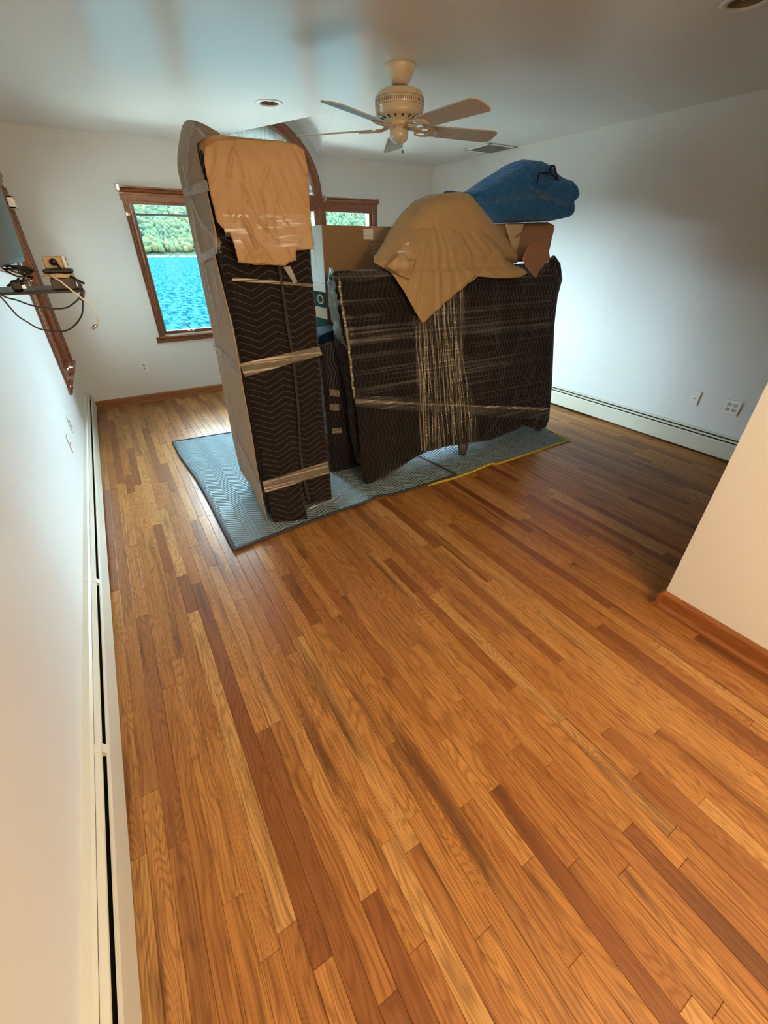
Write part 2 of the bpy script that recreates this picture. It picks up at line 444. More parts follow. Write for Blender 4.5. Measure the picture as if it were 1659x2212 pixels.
def sheet(name, poly, to3, mat, parent=None, step=.02, solid=.002, uvs=None, smooth=True, uvrot=False):
    vs, fs, ds = fill(poly, step)
    me = bpy.data.meshes.new(name)
    me.from_pydata([tuple(to3(a, b, d)) for (a, b), d in zip(vs, ds)], [], fs)
    l = me.uv_layers.new(name='UVMap')
    for p in me.polygons:
        for li in p.loop_indices:
            a, b = vs[me.loops[li].vertex_index]; l.data[li].uv = (b, a) if uvrot else (a, b)
    o = finish(me, name, mat, parent, smooth, solid=solid)
    return o

def pillow(name, poly, yc, D, R, mat, parent=None, step=.02, amp=.0, freq=6, seed=0, flatback=False):
    """body with the outline poly in x,z around the plane y=yc, D thick each way, rounded over R"""
    vs, fs, ds = fill(poly, step); n = len(vs); V = []
    for side in (-1, 1):
        for (a, b), d in zip(vs, ds):
            t = min(d/R, 1); h = D*math.sqrt(max(0, 1-(1-t)**2))
            w = noise.fractal(Vector((a*freq, b*freq, seed+side*3)), 1.0, 2.0, 4)*amp*(min(1, d/.03))
            y = yc(a, b) if callable(yc) else yc
            V.append((a, y+side*(h+w), b))
    F = list(fs)+[tuple(i+n for i in f[::-1]) for f in fs]
    me = bpy.data.meshes.new(name); me.from_pydata(V, [], F)
    bm = bmesh.new(); bm.from_mesh(me); bmesh.ops.remove_doubles(bm, verts=bm.verts, dist=1e-5); bm.to_mesh(me); bm.free()
    return finish(me, name, mat, parent, True, uvfun=uv_xz)

def softhex(name, cor, mat, parent=None, res=.04, r=.03, amp=.004, freq=8, seed=0, fold=0, uvmode=None):
    """rounded, slightly lumpy box through 8 corners (bottom 4 then top 4: front-left, front-right, back-right, back-left)"""
    c = [Vector(p) for p in cor]
    sx = ((c[1]-c[0]).length+(c[5]-c[4]).length)/2; sy = ((c[3]-c[0]).length+(c[2]-c[1]).length)/2; sz = (c[4]-c[0]).length
    S = (sx, sy, sz); V = []; F = []; UV = []; idx = {}
    def tri(u, v, w):
        b = (c[0]*(1-u)+c[1]*u)*(1-v)+(c[3]*(1-u)+c[2]*u)*v
        t = (c[4]*(1-u)+c[5]*u)*(1-v)+(c[7]*(1-u)+c[6]*u)*v
        return b*(1-w)+t*w
    def axis(L):
        n = max(3, int(L/res)); a = [i*L/n for i in range(n+1)]
        extra = [r*.15, r*.5, L-r*.15, L-r*.5]
        return sorted(set(round(x, 5) for x in a+extra))
    A = [axis(s) for s in S]
    def vert(p):
        key = tuple(round(x, 5) for x in p)
        if key in idx: return idx[key]
        q = [min(max(p[i], r), S[i]-r) for i in range(3)]
        d = Vector([p[i]-q[i] for i in range(3)])
        if d.length > 1e-9:
            d.normalize(); pp = [q[i]+d[i]*r for i in range(3)]
        else: pp = list(p)
        P = tri(pp[0]/sx, pp[1]/sy, pp[2]/sz)
        if amp:
            w = noise.fractal(Vector((P.x*freq, P.y*freq, P.z*freq+seed)), 1.0, 2.0, 4)*amp
            if fold: w += math.sin(P.x*40+5*noise.noise(Vector((P.x*3, P.y, P.z*1.5+seed))))*fold*(.5+.5*noise.noise(Vector((P.x*5, 0, P.z*2+seed))))
            ctr = tri(.5, .5, pp[2]/sz); dd = Vector((P.x-ctr.x, P.y-ctr.y, 0))
            if dd.length > 0: P = P+dd.normalized()*w
        idx[key] = len(V); V.append(P); return idx[key]
    for ax in range(3):
        a1, a2 = [i for i in range(3) if i != ax]
        for side in (0, S[ax]):
            for i in range(len(A[a1])-1):
                for j in range(len(A[a2])-1):
                    q = []
                    for (s, t) in ((i, j), (i+1, j), (i+1, j+1), (i, j+1)):
                        p = [0, 0, 0]; p[ax] = side; p[a1] = A[a1][s]; p[a2] = A[a2][t]; q.append(vert(p))
                    if len(set(q)) == 4: F.append(tuple(q))
    me = bpy.data.meshes.new(name); me.from_pydata([tuple(v) for v in V], [], F)
    return finish(me, name, mat, parent, True, uvfun=uvmode or uv_box)

def ribbon(mb, pts, width, wdir):
    """flat strip along pts, width along wdir"""
    w = Vector(wdir).normalized()*width*.5; v = []
    for p in pts: p = Vector(p); v += [p-w, p+w]
    n = len(pts); mb.add(v, [(2*i, 2*i+1, 2*i+3, 2*i+2) for i in range(n-1)])
    return mb

# ------------------------------------------------------------------ room shell
XL, XR, YB, YF, ZC = -.455, 4.203, 5.665, -3.0, 2.44
WT = .15
ACX, ACZ = 1.89, 2.04                      # centre of the half-round window
APEX = atz(725, 240, ZC); HL, HR = 1.19, 2.573
RC = math.hypot(HR-(HL+HR)/2, ZC-ACZ); CX = (HL+HR)/2
def arc(cx, cz, r, a0, a1, n): return [(cx+r*math.cos(a0+(a1-a0)*i/n), cz+r*math.sin(a0+(a1-a0)*i/n)) for i in range(n+1)]
W1 = (.505, 1.135, .715, 1.952); WC = (1.27, 2.51, .715, 1.952); W2 = (2.600, 3.270, .715, 1.952)
rect = lambda w: [(w[0], w[2]), (w[1], w[2]), (w[1], w[3]), (w[0], w[3])]
archhole = arc(ACX, ACZ+.02, .60, 0, math.pi, 28)
a_s = math.asin((ZC-ACZ)/RC)
bumpout = arc(CX, ACZ, RC+.04, a_s, math.pi-a_s, 24)
outer = [(XL-WT, -.05), (XR+WT, -.05), (XR+WT, ZC)]+[p for p in bumpout]+[(XL-WT, ZC)]
struct(plate('wall_back', outer, [rect(W1), rect(WC), rect(W2), archhole], WT, lambda a, b, d: (a, YB+d, b), 'wall'))
LW = (4.53, 5.47, .56, 1.97)
struct(plate('wall_left', [(YF-WT, -.05), (YB, -.05), (YB, ZC), (YF-WT, ZC)], [rect(LW)], WT, lambda a, b, d: (XL-d, a, b), 'wall'))
struct(MB().box(XR, XR+WT, YF-WT, YB, -.05, ZC).build('wall_right', 'wall'))
struct(MB().box(XL, XR, YF-WT, YF, -.05, ZC).build('wall_front', 'wall'))
struct(MB().box(2.0, 2.12, YF, .583, 0, ZC).build('wall_partition', 'wall'))
DL = [atz(582, 222, ZC), atz(1612, 2, ZC)]
circ = lambda c, q: [(c.x+q*math.cos(2*math.pi*i/32), c.y+q*math.sin(2*math.pi*i/32)) for i in range(32)]
struct(plate('ceiling', [(XL-WT, YF-WT), (XR+WT, YF-WT), (XR+WT, YB+WT), (HR, YB+.15), (HR, YB), (APEX.x, APEX.y), (HL, YB), (HL, YB+.15), (XL-WT, YB+WT)], [circ(c, .075) for c in DL], .12,
             lambda a, b, d: (a, b, ZC+d), 'ceiling'))
# half-cone recess running from the round-headed window down to a point in the ceiling
mb = MB(); ca = arc(CX, ACZ, RC, a_s, math.pi-a_s, 28)
vs = [(APEX.x, APEX.y, ZC)]+[(a, YB+.01, b) for a, b in ca]
vs += [(APEX.x, APEX.y-.05, ZC+.05)]+[(CX+(a-CX)*1.06, YB+.01, ACZ+(b-ACZ)*1.06) for a, b in ca]
n = len(ca); mb.add(vs, [(0, i+1, i+2) for i in range(n-1)]+[(n+1, n+3+i, n+2+i) for i in range(n-1)])
struct(mb.build('ceiling_recess', 'ceiling', smooth=True))

# floor with strips
floor = struct(MB().box(XL-WT, XR+WT, YF, YB+WT, -.08, -.0195).build('floor', 'subfloor'))
PW = .0555; lens = [.32, .42, .55, .68, .82, .95, 1.1, 1.35]
def plank_geo(L):
    w = PW/2-.00025; c = .0012
    v = [(-w, 0, -.019), (w, 0, -.019), (w, L-.0005, -.019), (-w, L-.0005, -.019), (-w, 0, -c), (w, 0, -c), (w, L-.0005, -c), (-w, L-.0005, -c),
         (-w+c, c, 0), (w-c, c, 0), (w-c, L-.0005-c, 0), (-w+c, L-.0005-c, 0)]
    f = [(0, 1, 5, 4), (1, 2, 6, 5), (2, 3, 7, 6), (3, 0, 4, 7), (4, 5, 9, 8), (5, 6, 10, 9), (6, 7, 11, 10), (7, 4, 8, 11), (8, 9, 10, 11)]
    return v, f
pm = {}
for L in lens:
    me = bpy.data.meshes.new('plank'); v, f = plank_geo(L); me.from_pydata(v, [], f); me.materials.append(M['oak'])
    a = me.attributes.new('tone', 'FLOAT', 'POINT'); pm[L] = me
rows = int((XR-XL)/PW)+2; cands = []
prng = random.Random(21)
for i in range(rows):
    x = XL+PW*(i+.35); y = YF+prng.random()*-1.0; ylim = YB
    while y < ylim:
        L = prng.choice(lens); y1 = y+L
        if y1 > YF: cands.append((x, y, L))
        y = y1
def score(c):
    x, y, L = c; s = 0
    for k in range(6):
        p = project((x, y+L*(k+.5)/6, 0))
        if p and -5 < p[0] < 1664 and -5 < p[1] < 2217:
            X, Y = x, y+L*(k+.5)/6
            if X > 2.0 and Y < .583+(X-2.0)*.29: continue
            if .3 < X < 3.3 and 2.3 < Y < 4.1: continue
            s += 1/p[2]**3*L/6
    return s
cands.sort(key=score, reverse=True)
near, rest = cands[:298], cands[298:]
for x, y, L in near:
    o = bpy.data.objects.new('plank', pm[L]); C.objects.link(o); o.location = (x, y, 0); o.parent = floor
mb = MB(); tone = []
for x, y, L in rest:
    v, f = plank_geo(L); mb.add([(a+x, b+y, c) for a, b, c in v], f); tone += [prng.random()]*12
o = mb.build('plank_field', 'oak', floor); o['kind'] = 'stuff'
a = o.data.attributes.new('tone', 'FLOAT', 'POINT'); a.data.foreach_set('value', tone)

# baseboards
BP = [(0, 0), (.030, 0), (.030, .012), (.024, .022), (.015, .024), (.015, .070), (.011, .078), (.004, .085), (0, .086)]
struct(MB().prism(BP, (-.385, YB, 0), (XR-.07, YB, 0), (0, -1, 0), (0, 0, 1)).build('baseboard_back', 'base'))
bb = MB().prism(BP, (2.0, YF, 0), (2.0, .583, 0), (-1, 0, 0), (0, 0, 1.18))
bb.prism(BP, (1.97, .583, 0), (2.15, .583, 0), (0, 1, 0), (0, 0, 1.18))
bb.prism(BP, (2.12, YF, 0), (2.12, .583, 0), (1, 0, 0), (0, 0, 1.18))
struct(bb.build('baseboard_partition', 'base'))

# ------------------------------------------------------------------ windows
CASE = [(0, 0), (.092, 0), (.092, .022), (.080, .026), (.074, .018), (.040, .016), (.030, .020), (.016, .016), (.010, .010), (0, .008)]
def case_bar(mb, p0, p1, outward):        # casing bar on the back wall; profile's a axis points outward from the opening
    mb.prism(CASE, p0, p1, outward, (0, -1, 0))
def crank(parent, x, y, z, s=1):
    mb = MB().box(x-.035, x+.035, y-.03, y, z, z+.016)
    mb.box(x-.012, x+.012, y-.045, y-.01, z+.012, z+.034)
    mb.build('operator', 'chrome', parent, bevel=.003)
    MB().tube([(x, y-.035, z+.03), (x-.02, y-.045, z+.06), (x-.055, y-.05, z+.10), (x-.065, y-.05, z+.125)], [.005, .005, .004, .006]).build('crank_handle', 'brown_box', parent, True)
def unit(w, name, left=True, right=True, bar=True, crankx=None):
    x0, x1, z0, z1 = w
    win = struct(MB().box(x0-.001, x0+.014, YB+.004, YB+.14, z0, z1).box(x1-.014, x1+.001, YB+.004, YB+.14, z0, z1)
                 .box(x0, x1, YB+.004, YB+.14, z1-.014, z1+.001).box(x0, x1, YB+.004, YB+.14, z0-.001, z0+.014).build(name, 'trim'))
    f = MB(); g = MB()
    for m_, a, t, ya, yb in ((f, .0, .028, YB+.012, YB+.05), (g, .028, .006, YB+.018, YB+.044)):
        m_.box(x0+a, x0+a+t, ya, yb, z0+a, z1-a).box(x1-a-t, x1-a, ya, yb, z0+a, z1-a)
        m_.box(x0+a+t, x1-a-t, ya, yb, z1-a-t, z1-a).box(x0+a+t, x1-a-t, ya, yb, z0+a, z0+a+t)
    f.build('sash', 'trim', win, bevel=.003); g.build('glazing_bead', 'white_frame', win)
    if bar: MB().box(x0+.03, x1-.03, YB+.028, YB+.05, 1.828, 1.850).build('rail', 'grey_bar', win, bevel=.002)
    MB().box(x0+.03, x1-.03, YB+.030, YB+.034, z0+.03, z1-.03).build('pane', 'glass', win)
    if crankx: crank(win, crankx, YB+.014, z0+.010)
    return win
unit(W1, 'window_1', crankx=.80)
unit(WC, 'window_2', bar=False)
unit(W2, 'window_3', bar=False, crankx=2.93)
# casings around the three lower windows
tr = MB()
for (a, b) in ((.447, .509), (3.266, 3.338)):
    tr.box(a, b, YB-.018, YB, .69, 1.955)
tr.box(1.131, 1.274, YB-.018, YB, .69, 1.955); tr.box(2.506, 2.604, YB-.018, YB, .69, 1.955)
struct(tr.build('trim_1', 'trim', bevel=.003))
tr = MB()
for x in (.447, .466, .492, 1.14, 1.16, 1.21, 1.235, 2.52, 2.555, 2.58, 3.27, 3.29, 3.318):   # moulding beads along the uprights
    tr.box(x, x+.010, YB-.027, YB-.017, .70, 1.96)
struct(tr.build('trim_2', 'trim', bevel=.003))
tr = MB()
HP = [(0, .02), (.014, .02), (.016, .065), (.022, .068), (.022, .080), (.018, .083), (.022, .088), (.034, .095), (.037, .108), (.028, .114), (.033, .120), (.033, .130), (.012, .134), (0, .134)]
tr.prism(HP, (.436, YB, 1.930), (1.235, YB, 1.922), (0, -1, 0), (0, 0, 1)); tr.prism(HP, (2.56, YB, 1.930), (3.345, YB, 1.930), (0, -1, 0), (0, 0, 1))
tr.box(1.20, 2.585, YB-.02, YB, 1.93, 2.062)
struct(tr.build('trim_3', 'trim'))
tr = MB(); SP = [(0, .006), (.018, .006), (.018, .05), (.042, .054), (.046, .062), (.042, .07), (-.01, .07), (-.01, .06), (0, .06)]
tr.prism(SP, (.412, YB, .618+.01), (3.37, YB, .618+.01), (0, -1, 0), (0, 0, 1))
struct(tr.build('trim_4', 'trim'))
# arch casing, a swept ring
def ring(mb, cx, cz, r0, prof, a0, a1, n):
    k = len(prof); v = []
    for i in range(n+1):
        a = a0+(a1-a0)*i/n
        for p, q in prof: v.append((cx+(r0+p)*math.cos(a), YB-q, cz+(r0+p)*math.sin(a)))
    mb.add(v, [(i*k+j, i*k+(j+1) % k, (i+1)*k+(j+1) % k, (i+1)*k+j) for i in range(n) for j in range(k)]+[tuple(range(k)), tuple(range(n*k, n*k+k))[::-1]])
tr = MB(); ring(tr, ACX, ACZ+.01, .598, [(0, -.14), (0, .012), (.012, .02), (.03, .014), (.06, .018), (.075, .028), (.092, .026), (.092, 0), (.03, -.002), (.02, -.14)], 0, math.pi, 48)
struct(tr.build('trim_5', 'trim', smooth=False))
win = struct(MB().box(ACX-.60, ACX+.60, YB+.002, YB+.13, 2.058, 2.072).build('window_4', 'trim'))
fan_mb = MB(); nf = 36
for i in range(nf):       # pleated half-round shade fanning from the sill centre
    a = math.pi*i/nf; b = math.pi*(i+1)/nf; m_ = (a+b)/2
    P = lambda t, d, r: (ACX+r*math.cos(t), YB+.05+d, ACZ+.035+r*math.sin(t)*.97)
    fan_mb.add([P(a, 0, .03), P(m_, -.010, .03), P(b, 0, .03), P(b, 0, .595), P(m_, -.022, .597), P(a, 0, .595)], [(0, 1, 4, 5), (1, 2, 3, 4)])
fan_mb.build('shade', 'shade', win)
mb = MB(); ap = arc(ACX, ACZ+.02, .598, 0, math.pi, 28)
mb.add([(a, YB+.09, b) for a, b in ap]+[(a, YB+.094, b) for a, b in ap], [tuple(range(29)), tuple(range(29, 58))[::-1]]+[(i, i+1, i+30, i+29) for i in range(28)])
mb.build('pane', 'glass', win)
# left wall window
y0, y1, z0, z1 = LW
win = struct(MB().box(XL-.13, XL-.002, y0-.001, y0+.014, z0, z1).box(XL-.13, XL-.002, y1-.014, y1+.001, z0, z1).box(XL-.13, XL-.002, y0, y1, z1-.014, z1+.001).box(XL-.13, XL-.002, y0, y1, z0-.001, z0+.014).build('window_5', 'trim'))
f = MB()
f.box(XL-.08, XL-.05, y0+.012, y0+.035, z0+.012, z1-.012).box(XL-.08, XL-.05, y1-.035, y1-.012, z0+.012, z1-.012).box(XL-.08, XL-.05, y0+.012, y1-.012, z1-.035, z1-.012).box(XL-.08, XL-.05, y0+.012, y1-.012, z0+.012, z0+.035)
f.build('sash', 'trim', win, bevel=.003)
MB().box(XL-.068, XL-.063, y0+.03, y1-.03, z0+.03, z1-.03).build('pane', 'glass', win)
mb = MB().box(XL-.045, XL+.012, 4.96, 5.03, z0+.012, z0+.028); mb.tube([(XL, 4.99, z0+.03), (XL+.03, 4.97, z0+.05), (XL+.055, 4.93, z0+.052), (XL+.07, 4.90, z0+.07)], .005)
mb.build('crank_handle', 'chrome', win)
tr = MB()
tr.prism(CASE, (XL, y0+.002, z0-.06), (XL, y0+.002, z1+.02), (0, -1, 0), (1, 0, 0)); tr.prism(CASE, (XL, y1-.002, z0-.06), (XL, y1-.002, z1+.02), (0, 1, 0), (1, 0, 0))
tr.prism(HP, (XL, y0-.10, z1), (XL, y1+.10, z1), (1, 0, 0), (0, 0, 1))
tr.prism(SP, (XL, y0-.12, z0-.075), (XL, y1+.12, z0-.075), (1, 0, 0), (0, 0, 1))
struct(tr.build('trim_6', 'trim'))

# blind brackets at the casing corners
def bracket(x, label):
    o = thing('blind_bracket', label, 'bracket', (x, YB-.03, 2.05), 'metal blind brackets at the window corners')
    MB().box(x-.012, x+.012, YB-.075, YB-.036, 2.02, 2.065).build('bracket_cup', 'chrome', o, bevel=.002)
    MB().box(x-.016, x+.016, YB-.036, YB-.030, 2.015, 2.075).build('mounting_plate', 'white_frame', o)
bracket(.435, 'small metal blind bracket at the top left corner of the lake-view window')
bracket(2.60, 'small metal blind bracket at the foot of the half-round window trim')
bracket(3.345, 'small metal blind bracket at the top right corner of the window above the box')
o = thing('blind_bracket', 'small slotted metal bracket on the side wall next to the television edge', 'bracket', (XL+.04, 4.70, 1.98), 'metal blind brackets at the window corners')
p = atx(26, 439, XL+.05)
mb = MB()
for k in range(3): mb.box(XL+.034, XL+.075, p.y-.12+k*.08, p.y-.10+k*.08, p.z-.04, p.z+.04)
mb.box(XL+.034, XL+.075, p.y-.12, p.y+.08, p.z+.03, p.z+.04).box(XL+.034, XL+.075, p.y-.12, p.y+.08, p.z-.04, p.z-.03).build('bracket_cup', 'chrome', o)

# ------------------------------------------------------------------ outside
struct(MB().box(-600, 900, 14, 440, -5, -4).build('lake_water', 'water'))
struct(MB().box(-20, 25, YB+WT, 14, -5.2, -3.6).build('ground_outside', 'rock'))
M['bounce_pale'] = plain('pale_bounce_surface', (.62, .60, .55), .8, nscale=4, nstr=.2, var=.1)
struct(MB().box(-8, 14, YB+WT, 12.6, -3.0, -2.6).build('light_bounce_slab', 'bounce_pale'))  # added unseen slab, pale so that it bounces daylight up to the ceiling
M['blocker_dark'] = plain('dark_blocker_surface', (.16, .15, .13), .8, nscale=6, nstr=.5, var=.3)
struct(MB().box(-2.2, -2.0, 1.5, 9, -3.6, 5.2).build('wall_light_blocker', 'blocker_dark'))  # added out of view to hold back sky light at the left window
rng = random.Random(5)
mb = MB()
for i in range(260):
    x = -160+i*2.2; r = rng.uniform(.6, 1.5); y = 407+rng.uniform(-1, 3)
    mb.add([(x-r, y-r, -4.2), (x+r, y-r*.7, -4.2), (x+r*.9, y+r, -4.2), (x-r*.8, y+r, -4.2), (x-r*.6, y-r*.5, -4+r*.8), (x+r*.5, y-r*.4, -4+r*.9), (x+r*.5, y+r*.6, -4+r), (x-r*.5, y+r*.6, -4+r*.7)],
           [(0, 3, 2, 1), (4, 5, 6, 7), (0, 1, 5, 4), (1, 2, 6, 5), (2, 3, 7, 6), (3, 0, 4, 7)])
o = mb.build('shore_rocks', 'rock'); o['kind'] = 'stuff'; tag(o, 'pale rocks along the far waterline below the wooded hill', 'rocks')
hill = MB(); nx, ny = 60, 24
for j in range(ny+1):
    for i in range(nx+1):
        x = -260+i*12; y = 405+j*18
        hill.v.append((x, y, -4.5+.5*max(0, y-405)**.9*.9+6*noise.noise(Vector((x*.01, y*.01, 0)))*(j > 0)))
hill.f = [(j*(nx+1)+i, j*(nx+1)+i+1, (j+1)*(nx+1)+i+1, (j+1)*(nx+1)+i) for j in range(ny) for i in range(nx)]
struct(hill.build('hill', 'trees', smooth=True))
bm = bmesh.new(); bmesh.ops.create_icosphere(bm, subdivisions=1, radius=1); iv = [v.co.copy() for v in bm.verts]; itf = [tuple(v.index for v in f.verts) for f in bm.faces]; bm.free()
mb = MB(); tone = []
for i in range(6000):
    t = rng.random()**1.3; y = 414+t*150; x = rng.uniform(-10, 345)
    zg = -4.5+.45*max(0, y-405)**.9; r = rng.uniform(1.1, 2.7); h = r*rng.uniform(1.0, 1.7); tt = rng.random()
    if t < .12: tt = min(1, tt*.6+.45)
    mb.add([(x+v.x*r*(1+rng.uniform(-.2, .2)), y+v.y*r, zg+h*.8+v.z*h*(1+rng.uniform(-.2, .2))) for v in iv], itf); tone += [tt]*len(iv)
o = mb.build('forest', 'trees', smooth=True); o['kind'] = 'stuff'; tag(o, 'sunlit wooded hillside across the lake beyond the windows', 'forest')
a = o.data.attributes.new('tone', 'FLOAT', 'POINT'); a.data.foreach_set('value', tone)

# ------------------------------------------------------------------ baseboard heaters
def heater(label, xw, s, ya, yb, seams, cap, lift=0.0):
    """xw wall plane, s = +1 when the heater stands out towards +x"""
    o = thing('baseboard_heater', label, 'heater', (xw, ya, 0))
    X = (s, 0, 0)
    pr = lambda prof, name, mat, a=ya, b=yb, par=o: MB().prism(prof, (xw, a, 0), (xw, b, 0), X, (0, 0, 1)).build(name, mat, par)
    pr([(0, .01), (.004, .01), (.004, .195), (0, .2)], 'back_plate', 'enamel')
    pr([(0, .2), (.022, .2), (.030, .193), (.030, .189), (.021, .196), (0, .196)], 'top_hood', 'enamel')
    pr([(.0305, .179+lift), (.0485, .175+lift), (.0495, .168+lift), (.0305, .172+lift)], 'damper', 'enamel')
    pr([(.006, .03), (.050, .03), (.050, .12), (.020, .15), (.014, .1945), (.006, .1945)], 'element_slot_shade', 'dark')  # its black upper strip paints the shade inside the slot
    pr([(.057, .022), (.063, .022), (.063, .150), (.059, .160), (.055, .160), (.055, .156), (.057, .152)], 'front_panel', 'enamel')
    for y in seams:
        MB().prism([(0, .2012), (.022, .2012), (.0303, .1940), (.0303, .188), (.0490, .1765+lift), (.0500, .170+lift), (.0575, .162), (.0634, .1505), (.0634, .021), (.05, .021), (.05, .15), (.02, .18), (0, .18)],
                   (xw, y-.016, 0), (xw, y+.016, 0), X, (0, 0, 1)).build('joint_cover', 'enamel', o)
    for y in cap:
        MB().prism([(0, 0.0), (.066, 0.0), (.066, .162), (.032, .202), (0, .204)], (xw, y-.014, 0), (xw, y+.014, 0), X, (0, 0, 1)).build('end_cap', 'enamel', o, bevel=.002)
    return o
heater('long cream baseboard heater running along the near wall beside the camera', XL, 1, YF+.02, 5.61, (2.05, 1.10), (5.60,), .008)
heater('cream baseboard heater with dark slot along the far blue-white wall behind the bundle', XR, -1, YF+.1, 5.60, (), (5.59,))

# ------------------------------------------------------------------ wall plates
def plate_thing(label, c, u, nrm, w, h, kind, group='white wall plates'):
    """c centre, u horizontal direction along the wall, nrm out of the wall"""
    c = Vector(c); u = Vector(u); nrm = Vector(nrm); z = Vector((0, 0, 1))
    o = thing('wall_outlet' if kind != 'blank' else 'wall_plate', label, 'outlet' if kind != 'blank' else 'wall plate', c, group)
    def bx(mb, a0, a1, b0, b1, d0, d1):
        P = [c+u*a+z*b+nrm*d for d in (d0, d1) for (a, b) in ((a0, b0), (a1, b0), (a1, b1), (a0, b1))]
        return mb.add(P, [(0, 1, 2, 3), (4, 5, 6, 7), (0, 1, 5, 4), (1, 2, 6, 5), (2, 3, 7, 6), (3, 0, 4, 7)])
    bx(MB(), -w/2, w/2, -h/2, h/2, .0005, .006).build('cover_plate', 'plate_white', o, bevel=.002)
    if kind == 'outlet' or kind == 'quad':
        for ux in ((0,) if kind == 'outlet' else (-.023, .023)):
            for dz in (-.019, .019):
                so = bx(MB(), ux-.016, ux+.016, dz-.013, dz+.013, .0055, .008).build('socket', 'socket_grey', o, bevel=.002)
                m_ = MB(); bx(m_, ux-.009, ux-.006, dz-.002, dz+.007, .0078, .0086); bx(m_, ux+.006, ux+.009, dz-.002, dz+.007, .0078, .0086); bx(m_, ux-.002, ux+.002, dz-.009, dz-.005, .0078, .0086)
                so_o = so; e = m_.build('slots', 'dark', o)
    else:
        bx(MB(), -.005, .005, -.005, .005, .0055, .010).build('jack', 'brown_box', o)
    return o
def on_back(px, py): p = aty(px, py, YB); return p
plate_thing('white duplex outlet low on the wall under the wide lake-view window', aty(311.5, 792, YB), (1, 0, 0), (0, -1, 0), .072, .115, 'outlet')
plate_thing('white cable jack plate on the far right wall, beside the four-socket outlet', atx(1501, 860, XR), (0, 1, 0), (-1, 0, 0), .072, .115, 'jack')
plate_thing('wide white four-socket outlet low on the right wall near the partition', atx(1581, 880, XR), (0, 1, 0), (-1, 0, 0), .118, .118, 'quad')
plate_thing('white wall plate on the near wall above the heater, farther of the two', (XL, 3.70, .46), (0, 1, 0), (1, 0, 0), .072, .115, 'outlet')
plate_thing('white cable plate on the near wall above the heater, closer of the two', (XL, 3.33, .44), (0, 1, 0), (1, 0, 0), .072, .115, 'jack')

# ------------------------------------------------------------------ ceiling fan
FC = Vector((1.86, 2.87, 0))
fan = thing('ceiling_fan', 'cream five-blade ceiling fan hanging above the wrapped furniture', 'ceiling fan', (FC.x, FC.y, ZC))
MB().lathe([(0, ZC), (.088, ZC), (.092, ZC-.006), (.092, ZC-.014), (.082, ZC-.035), (.080, ZC-.037), (.070, ZC-.055), (.052, ZC-.078), (.044, ZC-.086), (.034, ZC-.086), (0, ZC-.086)], FC).build('canopy', 'cream', fan, True)
MB().lathe([(0, 2.355), (.028, 2.355), (.028, 2.33), (0, 2.33)], FC).build('neck', 'brown_box', fan, True)
hs = MB().lathe([(0, 2.345), (.050, 2.345), (.072, 2.340), (.112, 2.332), (.136, 2.322), (.142, 2.312), (.143, 2.304), (.146, 2.302), (.146, 2.246), (.143, 2.244), (.143, 2.232), (.139, 2.222), (.128, 2.214), (.086, 2.203), (.080, 2.188), (0, 2.188)], FC, 48).build('motor_housing', 'cream', fan, True)
mb = MB()
def slot(mb, a, r, z, w, h, d=.004):
    ca_, sa = math.cos(a), math.sin(a); t = Vector((-sa, ca_, 0)); n_ = Vector((ca_, sa, 0)); c = FC+n_*r+Vector((0, 0, z))
    P = [c+t*x+Vector((0, 0, y))+n_*q for q in (-d, .0006) for x, y in ((-w, -h), (w, -h), (w, h), (-w, h))]
    mb.add(P, [(0, 1, 2, 3), (4, 5, 6, 7), (0, 1, 5, 4), (1, 2, 6, 5), (2, 3, 7, 6), (3, 0, 4, 7)])
for k in range(72):
    a = 2*math.pi*k/72
    slot(mb, a, .146, 2.276, .0024, .009)
    for q in (0, 1):
        slot(mb, a+q*math.pi/72, .146, 2.293, .0017, .0019); slot(mb, a+q*math.pi/72, .146, 2.259, .0017, .0019)
o = mb.build('vent_slots', 'baffle', hs); o['kind'] = 'stuff'
mb = MB()
for k in range(16):
    a = 2*math.pi*k/16; d = Vector((math.cos(a), math.sin(a), 0)); t = Vector((-math.sin(a), math.cos(a), 0)); c = FC+d*.107+Vector((0, 0, 2.2076))
    mb.add([c+t*x+d*y+Vector((0, 0, z+y*.26)) for z in (-.0012, .004) for x, y in ((-.004, -.012), (.004, -.012), (.005, .012), (-.005, .012))],
           [(0, 1, 2, 3), (4, 5, 6, 7), (0, 1, 5, 4), (1, 2, 6, 5), (2, 3, 7, 6), (3, 0, 4, 7)])
o = mb.build('underside_slots', 'dark', hs); o['kind'] = 'stuff'
MB().lathe([(0, 2.196), (.078, 2.196), (.086, 2.190), (.086, 2.176), (.076, 2.170), (.050, 2.166), (.050, 2.16), (0, 2.16)], FC).build('flywheel_hub', 'cream', fan, True)
MB().lathe([(0, 2.163), (.048, 2.163), (.057, 2.158), (.057, 2.128), (.052, 2.112), (.032, 2.098), (0, 2.094)], FC).build('switch_housing', 'cream', fan, True)
ch = MB().tube([FC+Vector((-.012, -.052, 2.132)), FC+Vector((-.014, -.064, 2.124)), FC+Vector((-.014, -.065, 2.055))], .0012, 6).build('pull_chain', 'chrome', fan)
MB().lathe([(0, 2.062), (.003, 2.060), (.004, 2.045), (0, 2.040)], FC+Vector((-.014, -.065, -.004)), 12).build('pull_bob', 'brown_box', ch, True)
def fpt(R, x, y, z): return R @ Vector((x, y, z))
ZB = 2.165
